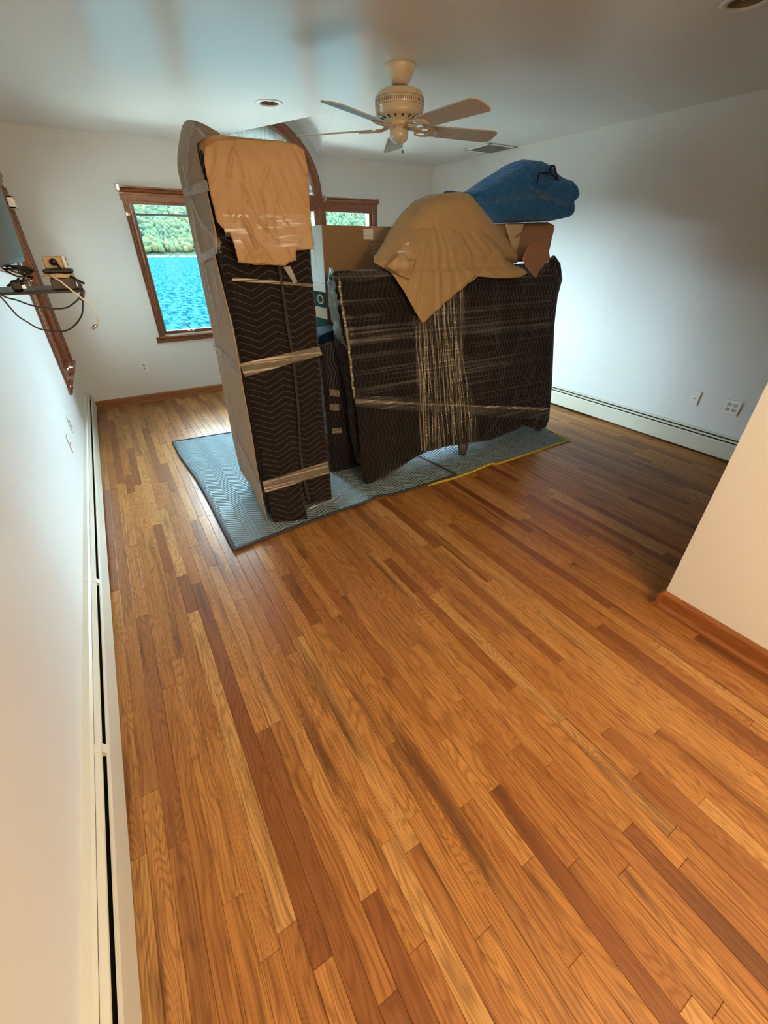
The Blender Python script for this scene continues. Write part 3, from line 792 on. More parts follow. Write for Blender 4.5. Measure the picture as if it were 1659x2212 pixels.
for k in range(5):
    R = Matrix.Translation(Vector((FC.x, FC.y, ZB))) @ Matrix.Rotation(math.radians(61+72*k), 4, 'Z')
    T = Matrix.Rotation(math.radians(-12), 4, 'X')
    iron = MB()
    pts = [R @ Vector(p) for p in ((.05, 0, .012), (.085, 0, .006), (.11, 0, -.004), (.15, 0, -.004))]
    iron.tube(pts, [.011, .010, .009, .008], 8)
    for sgn in (-1, 1):
        ringp = [R @ T @ Vector((.17+.055*math.cos(q), sgn*(.026+.024*math.sin(q)), -.006)) for q in [2*math.pi*i/16 for i in range(17)]]
        iron.tube(ringp, .0055, 6)
    iron.add([R @ T @ Vector(p) for p in ((.19, -.045, -.010), (.255, -.03, -.010), (.255, .03, -.010), (.19, .045, -.010), (.19, -.045, -.004), (.255, -.03, -.004), (.255, .03, -.004), (.19, .045, -.004))],
             [(0, 3, 2, 1), (4, 5, 6, 7), (0, 1, 5, 4), (1, 2, 6, 5), (2, 3, 7, 6), (3, 0, 4, 7)])
    iron.build('blade_iron', 'cream', fan, True)
    prof = [(.19, -.056), (.21, -.062), (.63, -.074), (.650, -.070), (.672, -.048), (.676, .040), (.660, .070), (.645, .074), (.21, .062), (.19, .056)]
    bl = MB(); n = len(prof)
    bl.add([R @ T @ Vector((x, y, z)) for z in (-.003, .003) for x, y in prof], [tuple(range(n))[::-1], tuple(range(n, 2*n))]+[(i, (i+1) % n, n+(i+1) % n, n+i) for i in range(n)])
    bl.build('blade', 'blade', fan)

# ------------------------------------------------------------------ recessed lights and the ceiling register
def downlight(px, py, label):
    c = atz(px, py, ZC); o = thing('recessed_light', label, 'ceiling light', c, 'recessed ceiling lights'); c = Vector((c.x, c.y, 0))
    MB().lathe([(.072, ZC+.002), (.068, ZC-.006), (.090, ZC-.006), (.098, ZC-.002), (.098, ZC)], c, 40).build('trim_ring', 'white_plastic', o, True)
    MB().lathe([(.074, ZC-.001), (.070, ZC+.03), (.060, ZC+.09), (.0, ZC+.095)], c, 40).build('baffle', 'baffle', o, True)
    MB().lathe([(.050, ZC+.088), (.052, ZC+.04), (.048, ZC+.022), (.030, ZC+.012), (0, ZC+.009)], c, 32).build('bulb', 'bulb', o, True)
downlight(582, 222, 'white recessed ceiling light with dark inner ring between the arch and the fan')
downlight(1612, 2, 'recessed ceiling light cut off at the frame edge over the partition side')
vc = Vector((3.985, 4.365, 0))
o = thing('ceiling_register', 'grey louvred air register in the ceiling near the right wall', 'vent', (vc.x, vc.y, ZC))
mb = MB(); W, H = .20, .20
for a in ((-W, W, -H, -H+.035), (-W, W, H-.035, H), (-W, -W+.035, -H, H), (W-.035, W, -H, H)): mb.box(vc.x+a[0], vc.x+a[1], vc.y+a[2], vc.y+a[3], ZC-.010, ZC-.001)
mb.build('frame', 'white_plastic', o, bevel=.003)
MB().box(vc.x-W+.03, vc.x+W-.03, vc.y-H+.03, vc.y+H-.03, ZC-.004, ZC-.001).build('duct_opening', 'grey_bar', o)
for k in range(12):
    y = vc.y-H+.048+k*.0275
    s_ = MB().add([(vc.x-W+.035, y, ZC-.012), (vc.x+W-.035, y, ZC-.012), (vc.x+W-.035, y+.022, ZC-.004), (vc.x-W+.035, y+.022, ZC-.004)]+[(vc.x-W+.035, y, ZC-.010), (vc.x+W-.035, y, ZC-.010), (vc.x+W-.035, y+.022, ZC-.002), (vc.x-W+.035, y+.022, ZC-.002)],
                 [(0, 1, 2, 3), (4, 5, 6, 7), (0, 1, 5, 4), (1, 2, 6, 5), (2, 3, 7, 6), (3, 0, 4, 7)]).build('slat', 'white_plastic', o)

# ------------------------------------------------------------------ blankets on the floor
def quilt(label, corners_px, mat, bmat, bind_edges, z0, seed, name='moving_blanket'):
    poly = [(p.x, p.y) for p in corners_px]
    o = thing(name, label, 'blanket', (poly[0][0], poly[0][1], 0), 'quilted blankets under the furniture')
    def h(a, b, d): return (a, b, z0+.004+.004*abs(noise.noise(Vector((a*5, b*5, seed))))+.005*max(0, noise.noise(Vector((a*9, b*3, seed+4))))*(1 if d < .12 else .4))
    sheet('quilt', poly, h, mat, o, .03, .006)
    mb = MB()
    for i0, i1 in bind_edges:
        a = Vector(poly[i0]+(0,)); b = Vector(poly[i1]+(0,)); L = (b-a).length; n = max(2, int(L/.05))
        t = (b-a).normalized(); nr = Vector((-t.y, t.x, 0))
        pts = []
        for k in range(n+1):
            p = a+(b-a)*k/n; q = h(p.x, p.y, 0); pts.append(Vector(q)+Vector((0, 0, .0035)))
        for dz in (0,):
            v = []
            for p in pts:
                for (s, z) in ((-.013, -.005), (-.011, .002), (0, .004), (.011, .002), (.013, -.005)): v.append(p+nr*s+Vector((0, 0, z)))
            k5 = 5
            mb.add(v, [(i*k5+j, i*k5+(j+1) % k5, (i+1)*k5+(j+1) % k5, (i+1)*k5+j) for i in range(len(pts)-1) for j in range(k5)])
    mb.build('binding', bmat, o, True)
    return o
V2 = lambda x, y: Vector((x, y, 0))
g1 = [atz(375, 957, 0), atz(392, 990, 0), atz(402, 1003, 0), atz(424, 1033, 0), atz(452, 1082, 0), atz(470, 1118, 0), atz(508, 1191, 0), atz(560, 1171, 0), atz(650, 1137, 0), atz(720, 1112, 0), atz(800, 1083, 0), atz(818, 1074, 0), atz(850, 1071, 0), atz(925, 1048, 0), atz(984, 1029, 0),
      atz(945, 1008, 0), atz(905, 990, 0), V2(1.94, 3.4), V2(1.96, 4.08), atz(500, 937, 0)]
g2 = [V2(1.74, 2.225), atz(985, 1033, 0), atz(1050, 1008, 0), atz(1060, 1003, 0), atz(1075, 1003, 0), atz(1228, 953, 0), V2(3.52, 2.75), V2(3.60, 4.0), V2(1.80, 4.1)]
quilt('grey quilted blanket with yellow edge binding under the right half of the bundle', g2, 'quilt_grey', 'yellow', [(i, i+1) for i in range(7)], 0, 11)
quilt('blue-grey quilted blanket with charcoal binding under the tall upright bundle', g1, 'quilt_grey', 'binding', [(i, (i+1) % 20) for i in range(20)], .007, 3)
BZ = .021     # top of the blankets

# ------------------------------------------------------------------ tall upright bundle
tw = thing('wrapped_furniture', 'tall upright furniture piece wrapped in brown quilted blanket with paper hood and cardboard side', 'furniture', (.78, 2.7, BZ))
TY = 2.40
softhex('blanket', [(.56, TY, BZ), (1.02, TY, BZ), (1.04, 3.0, BZ), (.58, 3.0, BZ), (.545, TY, 1.93), (1.02, TY, 1.93), (1.04, 2.95, 1.95), (.56, 2.95, 1.95)], 'quilt_brown', tw, .03, .03, .006, 5, 3, fold=.002)
# blanket hem reaching past the front, with an uneven bottom
hem = [aty(574, 1100, TY-.03), aty(715, 1085, TY-.02)]
def hemy(a, b, d):
    k = (.45+.55*min(1, (a-.55)/.2)) if a < .77 else max(0, 1-(a-.77)/.035)
    return (a, TY-.008-.15*k*max(0, (.35-b)/.35)**1.2-.012*max(0, .5-b), b)
sheet('blanket_hem', [(.57, .5), (.56, .3), (.555, BZ+.004), (.60, BZ), (.68, BZ), (.765, BZ+.003), (.79, .05), (.86, .035), (1.01, .03), (1.018, .5)], hemy, 'quilt_brown', tw, .025, .006)
# flat seam running up the blanket
seam = MB()
ribbon(seam, [(aty(x, y, TY-.013).x, TY-.022-(.155*max(0, (.35-aty(x, y, TY-.013).z)/.35)*.9), max(.03, aty(x, y, TY-.013).z)) for x, y in ((602, 575), (612, 640), (620, 700), (633, 780), (643, 880), (648, 980), (652, 1030), (656, 1068))], .016, (1, 0, 0))
M['seam'] = plain('blanket_seam_tape', (.028, .019, .015), .8, nscale=200, nstr=.4)
seam.build('seam', 'seam', tw, uvfun=uv_xz)
# cardboard side
def cbx(z): return .535+.62*max(0, z-1.90)**1.2
def atc(px, py):
    x = .535
    for _ in range(12): p = atx(px, py, x); x = cbx(p.z)
    return p
up = [(424.6, 309.5), (443.7, 398), (467, 505), (469, 545), (432, 572), (428, 565), (399, 426), (385, 356), (386, 320), (390, 290), (394, 272), (401, 263), (410, 259.6), (424, 261.5), (446, 271), (468, 283), (474, 288), (455, 292), (438, 300)]
lo = [(465, 548), (505, 712), (551, 986), (577, 1122), (566, 1118), (545, 1052.6), (520.7, 1016), (502.6, 941), (493.6, 896), (457, 700), (429, 567)]
wav = lambda y, z, s: .006*noise.noise(Vector((y*4, z*3, s)))
P_ = [atc(*p) for p in up]; sheet('side_cardboard', [(p.y, max(p.z, .03)) for p in P_], lambda a, b, d: (cbx(b)+wav(a, b, 1), a, b), 'card', tw, .03, .005)
P_ = [atx(p[0], p[1], .530) for p in lo]; sheet('side_cardboard', [(p.y, max(p.z, BZ+.006)) for p in P_], lambda a, b, d: (.528+wav(a, b, 5), a, b), 'card', tw, .03, .005)
# black tube in the gap between card and paper
fe = MB(); fe.tube([Vector((.572, 2.42, 1.945)), Vector((.60, 2.43, 1.958)), Vector((.64, 2.45, 1.965))], [.012, .018, .010], 8); fe.build('black_edge', 'matt_black', tw, True)
# paper hood
hood = softhex('paper_hood', [(.545, TY-.02, 1.60), (1.015, TY-.02, 1.60), (1.03, 2.93, 1.60), (.545, 2.93, 1.60), (.55, TY-.02, 1.965), (1.02, TY-.02, 1.965), (1.03, 2.95, 1.965), (.555, 2.95, 1.965)], 'kraft', tw, .02, .06, .012, 7, 8)
ap = [(438, 345), (441, 318), (460, 304), (500, 299), (560, 300), (610, 305), (640, 312), (655, 325), (660, 360), (662, 400), (668, 480), (673, 538), (655, 540), (637, 541), (638, 562), (622, 566), (612, 574), (585, 572), (560, 570), (535, 569), (512, 567), (503, 530), (493, 502), (480, 495), (466, 480), (450, 410)]
P_ = [aty(a, b, TY-.035) for a, b in ap]
FOLDS = []; fr_ = random.Random(12)
for k in range(34):
    ang = math.radians(fr_.choice((-58, -62, -50, -75, -88, -110, -125, -68)) + fr_.uniform(-8, 8))
    FOLDS.append((fr_.uniform(.58, .98), fr_.uniform(1.55, 1.95), math.cos(ang), math.sin(ang), fr_.uniform(.07, .22), fr_.uniform(.004, .010), fr_.uniform(.009, .020)))
def wr(a, b, d):
    n1 = noise.ridged_multi_fractal(Vector((a*3.2+b*2.0, b*4.2-a*1.5, 2)), 1.0, 2.1, 4, 1.0, 2.0) if False else 0
    w = 0
    for ox, oz, dx, dz, L, wd_, h_ in FOLDS:
        u = (a-ox)*dx+(b-oz)*dz; v = (a-ox)*dz-(b-oz)*dx+.012*math.sin(u*22+ox*50)
        if -.02 < u < L+.02: w += h_*math.exp(-(v/wd_)**2)*max(0, min(1, min(u+.02, L+.02-u)/.05))*(1 if v > 0 else .4)
    w += .014*noise.noise(Vector((a*6, b*4, 3)))+.004*noise.noise(Vector((a*16+b*6, b*12, 5)))
    w = -w
    return w-.012
sheet('paper_apron', [(p.x, p.z) for p in P_], lambda a, b, d: (a, TY-.034-min(d*.12, .008)+wr(a, b, d)-.012+(1.6*max(0, b-1.86))**2, b), 'kraft', tw, .009, .0015)
# small upturned paper corner at the hem
P_ = [aty(a, b, TY-.05) for a, b in ((535, 566), (560, 549), (566, 568), (604, 572), (548, 572))]
sheet('paper_fold', [(p.x, p.z) for p in P_], lambda a, b, d: (a, TY-.052+.01*noise.noise(Vector((a*20, b*20, 1))), b), 'kraft_pale', tw, .012, .0015)
# bands of film
def band_front(name, l0, l1, r0, r1, off, mat, back=.6, wob=.004):
    """band across the front then down the cardboard side; l0,l1 pixel bottom/top at the left, r0,r1 at the right"""
    Y = TY-off
    a0, a1, b0, b1 = (aty(*p, Y) for p in (l0, l1, r0, r1)); nx, nz = 26, 7; mb = MB(); v = []
    for i in range(nx+1):
        t = i/nx
        for j in range(nz+1):
            s = j/nz; p = (a0*(1-s)+a1*s)*(1-t)+(b0*(1-s)+b1*s)*t
            v.append((p.x, Y-wob*abs(math.sin(j*2.3+t*5))*.8-wob*noise.noise(Vector((t*4, j*1.7, off*90))), p.z))
    mb.add(v, [(i*(nz+1)+j, (i+1)*(nz+1)+j, (i+1)*(nz+1)+j+1, i*(nz+1)+j+1) for i in range(nx) for j in range(nz)])
    return mb.build(name, mat, tw, True, uvfun=uv_xz)
band_front('film_band', (529, 814), (516, 786), (697, 766), (689, 748), .022, 'film_band')
band_front('film_band', (573, 1065), (567, 1040), (711, 1022), (708, 996), .06, 'film_band')
band_front('film_band', (500, 606), (503, 599), (692, 621), (690, 615), .020, 'film_band', wob=.002)
band_front('clear_tape', (487, 512), (478, 460), (664, 504), (660, 462), .066, 'film_crinkle')
band_front('clear_tape', (508, 538), (502, 505), (672, 536), (670, 506), .066, 'film_crinkle')
band_front('clear_tape', (634, 612), (612, 577), (642, 608), (626, 574), .024, 'film_tape')
# film and tape strips on the cardboard side
st = MB()
def strip(mb, pts, w, x=.520, wd=(0, 1, 0)):
    P = []
    for a, b in pts:
        p = atx(a, b, x); p.x = min(p.x, cbx(p.z)-.012 if p.z > 1.9 else x)
        P.append(p)
    ribbon(mb, P, w, wd)
for pts, w in (([(447, 300), (424, 275), (408, 300), (402, 350), (408, 420), (428, 470), (459, 512)], .035), ([(392, 350), (402, 395), (412, 430), (420, 500), (440, 570), (455, 640), (468, 700), (478, 745)], .025),
               ([(404, 330), (405, 380), (412, 430), (432, 560), (448, 640)], .02), ([(459, 512), (462, 580), (470, 640), (475, 685), (470, 690)], .018),
               ([(409, 430), (440, 500), (462, 560), (480, 620), (500, 690), (520, 790)], .012), ([(452, 690), (480, 800), (500, 880), (520, 1000)], .022)):
    strip(st, pts, w)
st.build('film_strips', 'film_tape', tw, uvfun=uv_yz)
tp = MB()
for q in (((400, 424), (396, 407), (446, 388), (452, 412)), ((427, 572), (425, 556), (468, 530), (470, 548)), ((520, 812), (514, 786), (459, 740), (462, 756)), ((566, 1062), (563, 1046), (500, 925), (503, 945))):
    P_ = [atx(a, b, .517) for a, b in q]; MB().add(P_, [(0, 1, 2, 3)]).build('packing_tape', 'film_tape', tw, uvfun=uv_yz)
kn = MB(); kn.tube([atx(455, 662, .51), atx(462, 668, .505), atx(475, 676, .51), atx(478, 690, .512)], [.006, .011, .006, .004], 8); kn.build('film_knot', 'film_crinkle', tw, True, uvfun=uv_yz); kn = MB(); kn.tube([atx(463, 510, .50), atx(470, 525, .50), atx(476, 545, .51)], [.01, .02, .008], 8)
kn.build('film_knot', 'film_crinkle', tw, True, uvfun=uv_yz)
sp_ = MB().tube([(.79, TY-.07, .034), (.86, TY-.045, .03), (.94, TY-.04, .026), (1.02, TY-.035, .04), (1.035, TY-.03, .06)], [.005, .008, .006, .009, .004], 8); sp_.build('film_scrap', 'film_crinkle', tw, True, uvfun=uv_xz)

# ------------------------------------------------------------------ wide leaning bundle
wd = thing('wrapped_furniture', 'wide dark furniture piece in brown blanket and stretch film, paper cone on top', 'furniture', (2.3, 2.6, BZ))
def dpl(x, z, off=0): return 2.5-off+LEAN*z
TL, TR, BR, BL = atd(716, 578), atd(1196, 562), atd(1180, 905), atd(790, 1035)
cor = [(1.345, dpl(0, .05)+.02, .10), (3.385, dpl(0, .10)+.02, .10), (3.385, 3.14, .10), (1.345, 2.66, .10),
       (1.30, dpl(0, 1.43)+.02, 1.425), (3.345, dpl(0, 1.43)+.02, 1.43), (3.36, 3.22, 1.42), (1.30, 2.90, 1.42)]
softhex('blanket', cor, 'quilt_brown_side', wd, .035, .05, .018, 3.5, 14, fold=.003)
# hanging front of the blanket with its uneven lower hem
fr = [(716, 590), (735, 650), (748, 720), (766, 871), (772, 950), (778, 1035), (787, 1047), (800, 1042), (850, 1010), (905, 980), (930, 968), (965, 962), (1000, 957), (1060, 948), (1110, 928), (1128, 918), (1140, 922), (1160, 926), (1175, 922), (1182, 905), (1188, 830), (1193, 700), (1200, 640), (1209, 606), (1200, 585), (1195, 566)]
P_ = [atd(a, b) for a, b in fr]
def fronty(a, b, d):
    e = min(1, d/.05)
    return (a, dpl(a, b, .018)+e*(.022*noise.fractal(Vector((a*3.2, b*1.6, 3)), 1, 2, 3)+.008*abs(noise.noise(Vector((a*10-b*7, b*4, 7))))-.012)-(.05*max(0, 1-abs(a-1.45)/.4)*max(0, .8-b)*1.0 if a < 2 else 0), b)
sheet('blanket_front', [(p.x, max(p.z, BZ+.003)) for p in P_], fronty, 'quilt_brown_side', wd, .028, .01)
# top lip and knobbly upper corner at the right
MB().tube([atd(1188, 575, .01), atd(1194, 562, .0), atd(1202, 575, .0), atd(1206, 600, .0), atd(1212, 607, 0)], [.03, .035, .035, .032, .012], 10).build('corner_bulge', 'quilt_brown_side', wd, True, uvfun=uv_xz)
# feet
for px, py, zz in ((1003, 984, .10), (1167, 932, .11)):
    c = atz(px, py, BZ)
    MB().lathe([(0, BZ+.002), (.032, BZ+.002), (.036, BZ+.01), (.034, .05), (.042, .075), (.044, .13), (0, .13)], (c.x, c.y+.03, 0), 20).build('foot', 'brown_box', wd, True)
# film sheets
ff = [(718, 586), (746, 719), (766, 871), (770, 874), (860, 879), (960, 889), (1060, 897), (1183, 908), (1188, 830), (1193, 690), (1195, 575), (1100, 590), (1000, 600), (900, 590), (830, 578)]
P_ = [atd(a, b, .04) for a, b in ff]
sheet('stretch_film', [(p.x, p.z) for p in P_], lambda a, b, d: (a, fronty(a, b, d)[1]-.014-.004*noise.noise(Vector((a*2, b*30, 2))), b), 'film_h', wd, .03, 0)
# gathered upright film at the middle
mb = MB(); nxx, nz = 90, 26; v = []
for j in range(nz+1):
    s = j/nz
    yy = 590+s*(975-590)
    l = atd(884+s*24, yy, .045); r_ = atd(988+s*40+8*math.sin(s*9), yy-14*s, .045)
    for i in range(nxx+1):
        t = i/nxx; tt = t+.03*noise.noise(Vector((t*8, s*1.5, 2)))*math.sin(math.pi*t)
        p = l*(1-tt)+r_*tt
        dd = .010*math.sin(t*150+4*noise.noise(Vector((t*6, s*2, 0))))*(.5+.5*noise.noise(Vector((t*7, s*.8, 9))))+.015*noise.noise(Vector((t*9, s*2, 5)))
        zz = p.z+(.03*noise.noise(Vector((t*14, 0, 3))) if j == nz else 0)
        v.append((p.x, p.y+dd-.012, zz))
mb.add(v, [(j*(nxx+1)+i, j*(nxx+1)+i+1, (j+1)*(nxx+1)+i+1, (j+1)*(nxx+1)+i) for j in range(nz) for i in range(nxx)])
mb.build('gathered_film', 'film_v', wd, True, uvfun=uv_xz)
# bright twisted ropes of film inside the gather
rp = MB(); rr = random.Random(4)
for k in range(30):
    u = rr.random(); s0 = rr.uniform(0, .5); s1 = rr.uniform(.6, 1.0); w0 = rr.uniform(-.05, .05)
    pts = []
    for q in range(9):
        s = s0+(s1-s0)*q/8; uu = min(1, max(0, u+w0*s)); yy = 590+s*385
        pts.append(atd(886+s*24+uu*(100+14*s)+1.5*math.sin(q*1.3+k), yy-12*s*uu, .075))
    rp.tube(pts, [.0022+.002*rr.random() for _ in pts], 5)
o = rp.build('film_ropes', 'film_band', wd, True, uvfun=uv_xz); o['kind'] = 'stuff'
# sideways bands
def dband(l, r_, w, off=.06, mat='film_band'):
    a = atd(*l, off); b = atd(*r_, off); mb = MB(); n = 30; m_ = 4; v = []
    for i in range(n+1):
        t = i/n; p = a*(1-t)+b*t
        for j in range(m_+1):
            s = (j/m_-.5)*w*(1+.4*math.sin(t*7+w*90)); q = p+Vector((0, LEAN*s, s)); q.y += .003*math.sin(j*2.1+t*9)-.002; v.append(q)
    mb.add(v, [(i*(m_+1)+j, (i+1)*(m_+1)+j, (i+1)*(m_+1)+j+1, i*(m_+1)+j+1) for i in range(n) for j in range(m_)])
    mb.build('film_band', mat, wd, True, uvfun=uv_xz)
M['film_blue'] = film('clear_film_over_blue', .38, .04, (30, 30), (.55, .62, .68), .6, .12)
M['film_soft'] = film('stretch_film_soft_band', .45, .05, (.8, 90), (.50, .46, .43), .7, .2)
dband((767, 866), (1184, 893), .07, mat='film_soft'); dband((767, 866), (1184, 884), .018)
dband((762, 846), (1190, 770), .03, mat='film_soft'); dband((750, 742), (1190, 700), .03, mat='film_soft'); dband((766, 870), (1184, 905), .03, mat='film_soft')
dband((720, 600), (845, 590), .05, mat='film_soft')
# bright rim of film down the left edge and crumpled film on the left side
rim = MB(); pts = [(732, 600), (737, 650), (744, 690), (750, 722), (757, 780), (762, 830), (767, 872)]
pl_ = []
for i in range(len(pts)-1):
    for k in range(4):
        t = k/4; pl_.append(atd(pts[i][0]*(1-t)+pts[i+1][0]*t+1.2*math.sin((i*4+k)*2.4), pts[i][1]*(1-t)+pts[i+1][1]*t, .045))
rim.tube(pl_, [.006+.004*abs(math.sin(i*1.9)) for i in range(len(pl_))], 7); rim.build('film_rim', 'film_band', wd, True, uvfun=uv_xz)
tl = [(711, 577, .0), (707, 648, -.0), (716, 690, -.02), (726, 729, -.03), (735, 745, -.04), (744, 756, 0)]; tr_ = [(722, 583), (728, 648), (736, 700), (744, 735), (748, 748), (751, 757)]
mb = MB(); v = []; N = 30; K = 6
for i in range(N+1):
    t = i/N*(len(tl)-1); k = min(int(t), len(tl)-2); f_ = t-k
    a = (tl[k][0]*(1-f_)+tl[k+1][0]*f_, tl[k][1]*(1-f_)+tl[k+1][1]*f_); b = (tr_[k][0]*(1-f_)+tr_[k+1][0]*f_, tr_[k][1]*(1-f_)+tr_[k+1][1]*f_)
    for j in range(K+1):
        s = j/K; p = atd(a[0]*(1-s)+b[0]*s, a[1]*(1-s)+b[1]*s, .02-.10*(1-s)); p = p+Vector((noise.noise(Vector((i*.9, j*.9, 1)))*.014, noise.noise(Vector((i*.8, j*.7, 7)))*.02, 0)); v.append(p)
mb.add(v, [(i*(K+1)+j, (i+1)*(K+1)+j, (i+1)*(K+1)+j+1, i*(K+1)+j+1) for i in range(N) for j in range(K)])
mb.build('crumpled_film', 'film_teal', wd, True, uvfun=uv_yz)
# clear film drooping under the hem at the middle
P_ = [atd(a, b, .03) for a, b in ((850, 1012), (905, 982), (950, 962), (940, 975), (905, 992), (860, 1018))]
sheet('film_flap', [(p.x, max(p.z, BZ+.01)) for p in P_], lambda a, b, d: (a, dpl(a, b, .07), b), 'film_blue', wd, .03, 0)

# ------------------------------------------------------------------ dark item standing between them
dk = thing('wrapped_furniture', 'narrow dark blanket-wrapped piece standing in the gap between the tall and wide bundles', 'furniture', (1.5, 3.0, BZ))
softhex('blanket', [(1.185, 2.745, BZ), (1.50, 2.75, BZ), (1.95, 3.2, BZ), (1.185, 3.5, BZ), (1.185, 2.76, .985), (1.45, 2.955, .985), (1.95, 3.22, .985), (1.185, 3.5, .985)], 'quilt_brown_side', dk, .04, .03, .01, 5, 21)
tb = MB()
for l, r_, h in (((712, 848), (733, 850), 14), ((712, 879), (733, 880), 14), ((717, 931), (738, 930), 12)):
    a = aty(l[0], l[1], 2.722); b = aty(r_[0], r_[1], 2.722); hh = h/897*3.1/2
    v = []
    for i in range(9):
        t = i/8; p = a*(1-t)+b*t
        for j in range(5): s = (j/4-.5)*2; v.append((p.x, p.y+.004*noise.noise(Vector((i*1.1, j*1.3, h+l[1]))), p.z+s*hh))
    MB().add(v, [(i*5+j, (i+1)*5+j, (i+1)*5+j+1, i*5+j+1) for i in range(8) for j in range(4)]).build('tape_patch', 'film_band', dk, True, uvfun=uv_xz)
bf = thing('moving_blanket', 'folded navy quilted blanket lying on the narrow dark piece in the gap', 'blanket', (1.3, 2.9, .99))
softhex('quilt', [(1.18, 2.75, .99), (1.42, 2.96, .99), (1.85, 3.16, .99), (1.18, 3.17, .99), (1.18, 2.76, 1.05), (1.40, 2.97, 1.05), (1.85, 3.16, 1.05), (1.18, 3.17, 1.05)], 'quilt_navy', bf, .03, .025, .006, 9, 2)

# ------------------------------------------------------------------ stacked boxes behind
def carton(label, x0, x1, y0, y1, z0, z1, group='cardboard boxes behind the bundles'):
    o = thing('cardboard_box', label, 'box', ((x0+x1)/2, (y0+y1)/2, z0), group)
    MB().box(x0, x1, y0, y1, z0, z1).build('carton', 'card_warm', o, bevel=.003)
    return o
b2 = carton('brown box with teal printed end, under the flat white-edged box', 1.446, 2.05, 3.21, 3.50, .99, 1.318)
t_ = MB().box(1.4425, 1.4455, 3.215, 3.49, 1.16, 1.265); t_.box(1.4425, 1.4455, 3.215, 3.49, 1.0, 1.08); t_.build('teal_print', 'teal_print', b2)
MB().add([(1.4420, 3.21+.10+.06*math.cos(a), 1.215+.035*math.sin(a)) for a in [2*math.pi*i/20 for i in range(20)]]+[(1.4416, 3.21+.10+.04*math.cos(a), 1.215+.022*math.sin(a)) for a in [2*math.pi*i/20 for i in range(20)]],
         [(i, (i+1) % 20, 20+(i+1) % 20, 20+i) for i in range(20)]).build('printed_ring', 'card_warm', b2)
b1 = carton('large flat brown moving box with white paper label and printed form, top of the stack', 1.446, 2.068, 3.20, 3.50, 1.319, 1.682)
# right part of the face is a darker flap
MB().box(1.83, 2.070, 3.1975, 3.1995, 1.325, 1.680).build('side_flap', 'card', b1)
MB().box(1.440, 1.4455, 3.20, 3.50, 1.325, 1.682).build('white_end', 'card_white', b1)
MB().box(1.4395, 1.4420, 3.20, 3.50, 1.27, 1.322).build('white_tab', 'card_white', b1)
pa = aty(785, 494, 3.195); pb = aty(806, 517, 3.195)
lab = MB().box(pa.x, pb.x, 3.1950, 3.1968, pb.z, pa.z).build('paper_label', 'paper_white', b1)
def squig(mb, x0, x1, z, y, seed, h=.006, t=.0011):
    pts = []; n = int((x1-x0)/.0035)+2
    for i in range(n): pts.append((x0+(x1-x0)*i/(n-1), y, z+h*.5*math.sin(i*2.1+seed)*(.4+.6*abs(math.sin(i*.7+seed)))))
    mb.tube(pts, t, 5)
wr_ = MB(); squig(wr_, pa.x+.004, pa.x+.028, pa.z-.014, 3.1944, 1); squig(wr_, pa.x+.008, pa.x+.026, pa.z-.042, 3.1944, 2); squig(wr_, pa.x+.030, pb.x-.006, pa.z-.044, 3.1944, 4)
wr_.build('handwriting', 'ink', lab)['kind'] = 'stuff'
fm = MB(); fa = aty(799, 521, 3.197); fb = aty(845, 565, 3.197)
def ln(x0, x1, z0, z1): fm.box(x0, x1, 3.1966, 3.1974, z0, z1)
ft = .0022
zs = [fa.z-(fa.z-fb.z)*k/4.6 for k in (0, 1, 2, 3, 4, 5)]
for z in zs: ln(fa.x, fb.x, z-ft, z)
xm = fa.x+(fb.x-fa.x)*.70
for x in (fa.x, xm, fb.x-ft): ln(x, x+ft, zs[-1], zs[0])
for k in range(9): ln(xm+.018, xm+.032+.006*(k % 2), zs[0]-.012-k*.016, zs[0]-.010-k*.016)
for z in zs[:-1]: ln(fa.x+.006, fa.x+.022, z-.010, z-.007)
ln(xm+.006, xm+.030, zs[0]-.009, zs[0]-.006)
fm.build('printed_form', 'ink_soft', b1)
# letters running down the white end of the box
tx = MB(); rr = random.Random(9)
for k in range(14):
    z = 1.600-k*.013; tx.box(1.4392, 1.4398, 3.335, 3.352, z, z+.0028)
    if k % 3: tx.box(1.4392, 1.4398, 3.335, 3.338, z-.008, z+.002)
tx.build('printed_text', 'ink_soft', b1)

# ------------------------------------------------------------------ lampshade under kraft paper
ls = thing('paper_wrapped_lampshade', 'cone-shaped lampshade draped in ochre kraft paper with a corner hanging down the front', 'lampshade', (2.2, 2.9, 1.43))
LY = 2.83
oc = [(832, 572), (845, 545), (868, 500), (895, 460), (925, 432), (955, 418), (990, 414), (1012, 418), (1040, 450), (1075, 492), (1100, 525), (1113, 545), (1112, 556), (1118, 572)]
P_ = [aty(a, b, LY) for a, b in oc]
pillow('shade_cone', [(p.x, max(p.z, 1.437)) for p in P_]+[(P_[-1].x, 1.437), (P_[0].x, 1.437)], LY, .11, .22, 'kraft_light', ls, .03, .006, 5, 3)
oc2 = [(824, 568), (832, 556), (845, 540), (868, 498), (895, 458), (925, 430), (955, 416), (990, 413), (1012, 417), (1042, 450), (1077, 492), (1102, 525), (1114, 545), (1112, 556), (1122, 574), (1138, 590), (1128, 597), (1100, 601), (1070, 601), (1045, 598), (1028, 597), (985, 635), (950, 665), (912, 699), (898, 676), (872, 628), (850, 596), (842, 582)]
def lyf(z):    # depth of the paper cover at height z
    if z > 1.52: return 2.66+(z-1.52)*.50
    if z > 1.42: return 2.66
    return min(2.66, dpl(0, z, .10))
def atl(px, py):
    y = 2.66
    for _ in range(25): p = aty(px, py, y); y = lyf(p.z)
    return p
P_ = [atl(*p) for p in oc2]
xc = 2.18
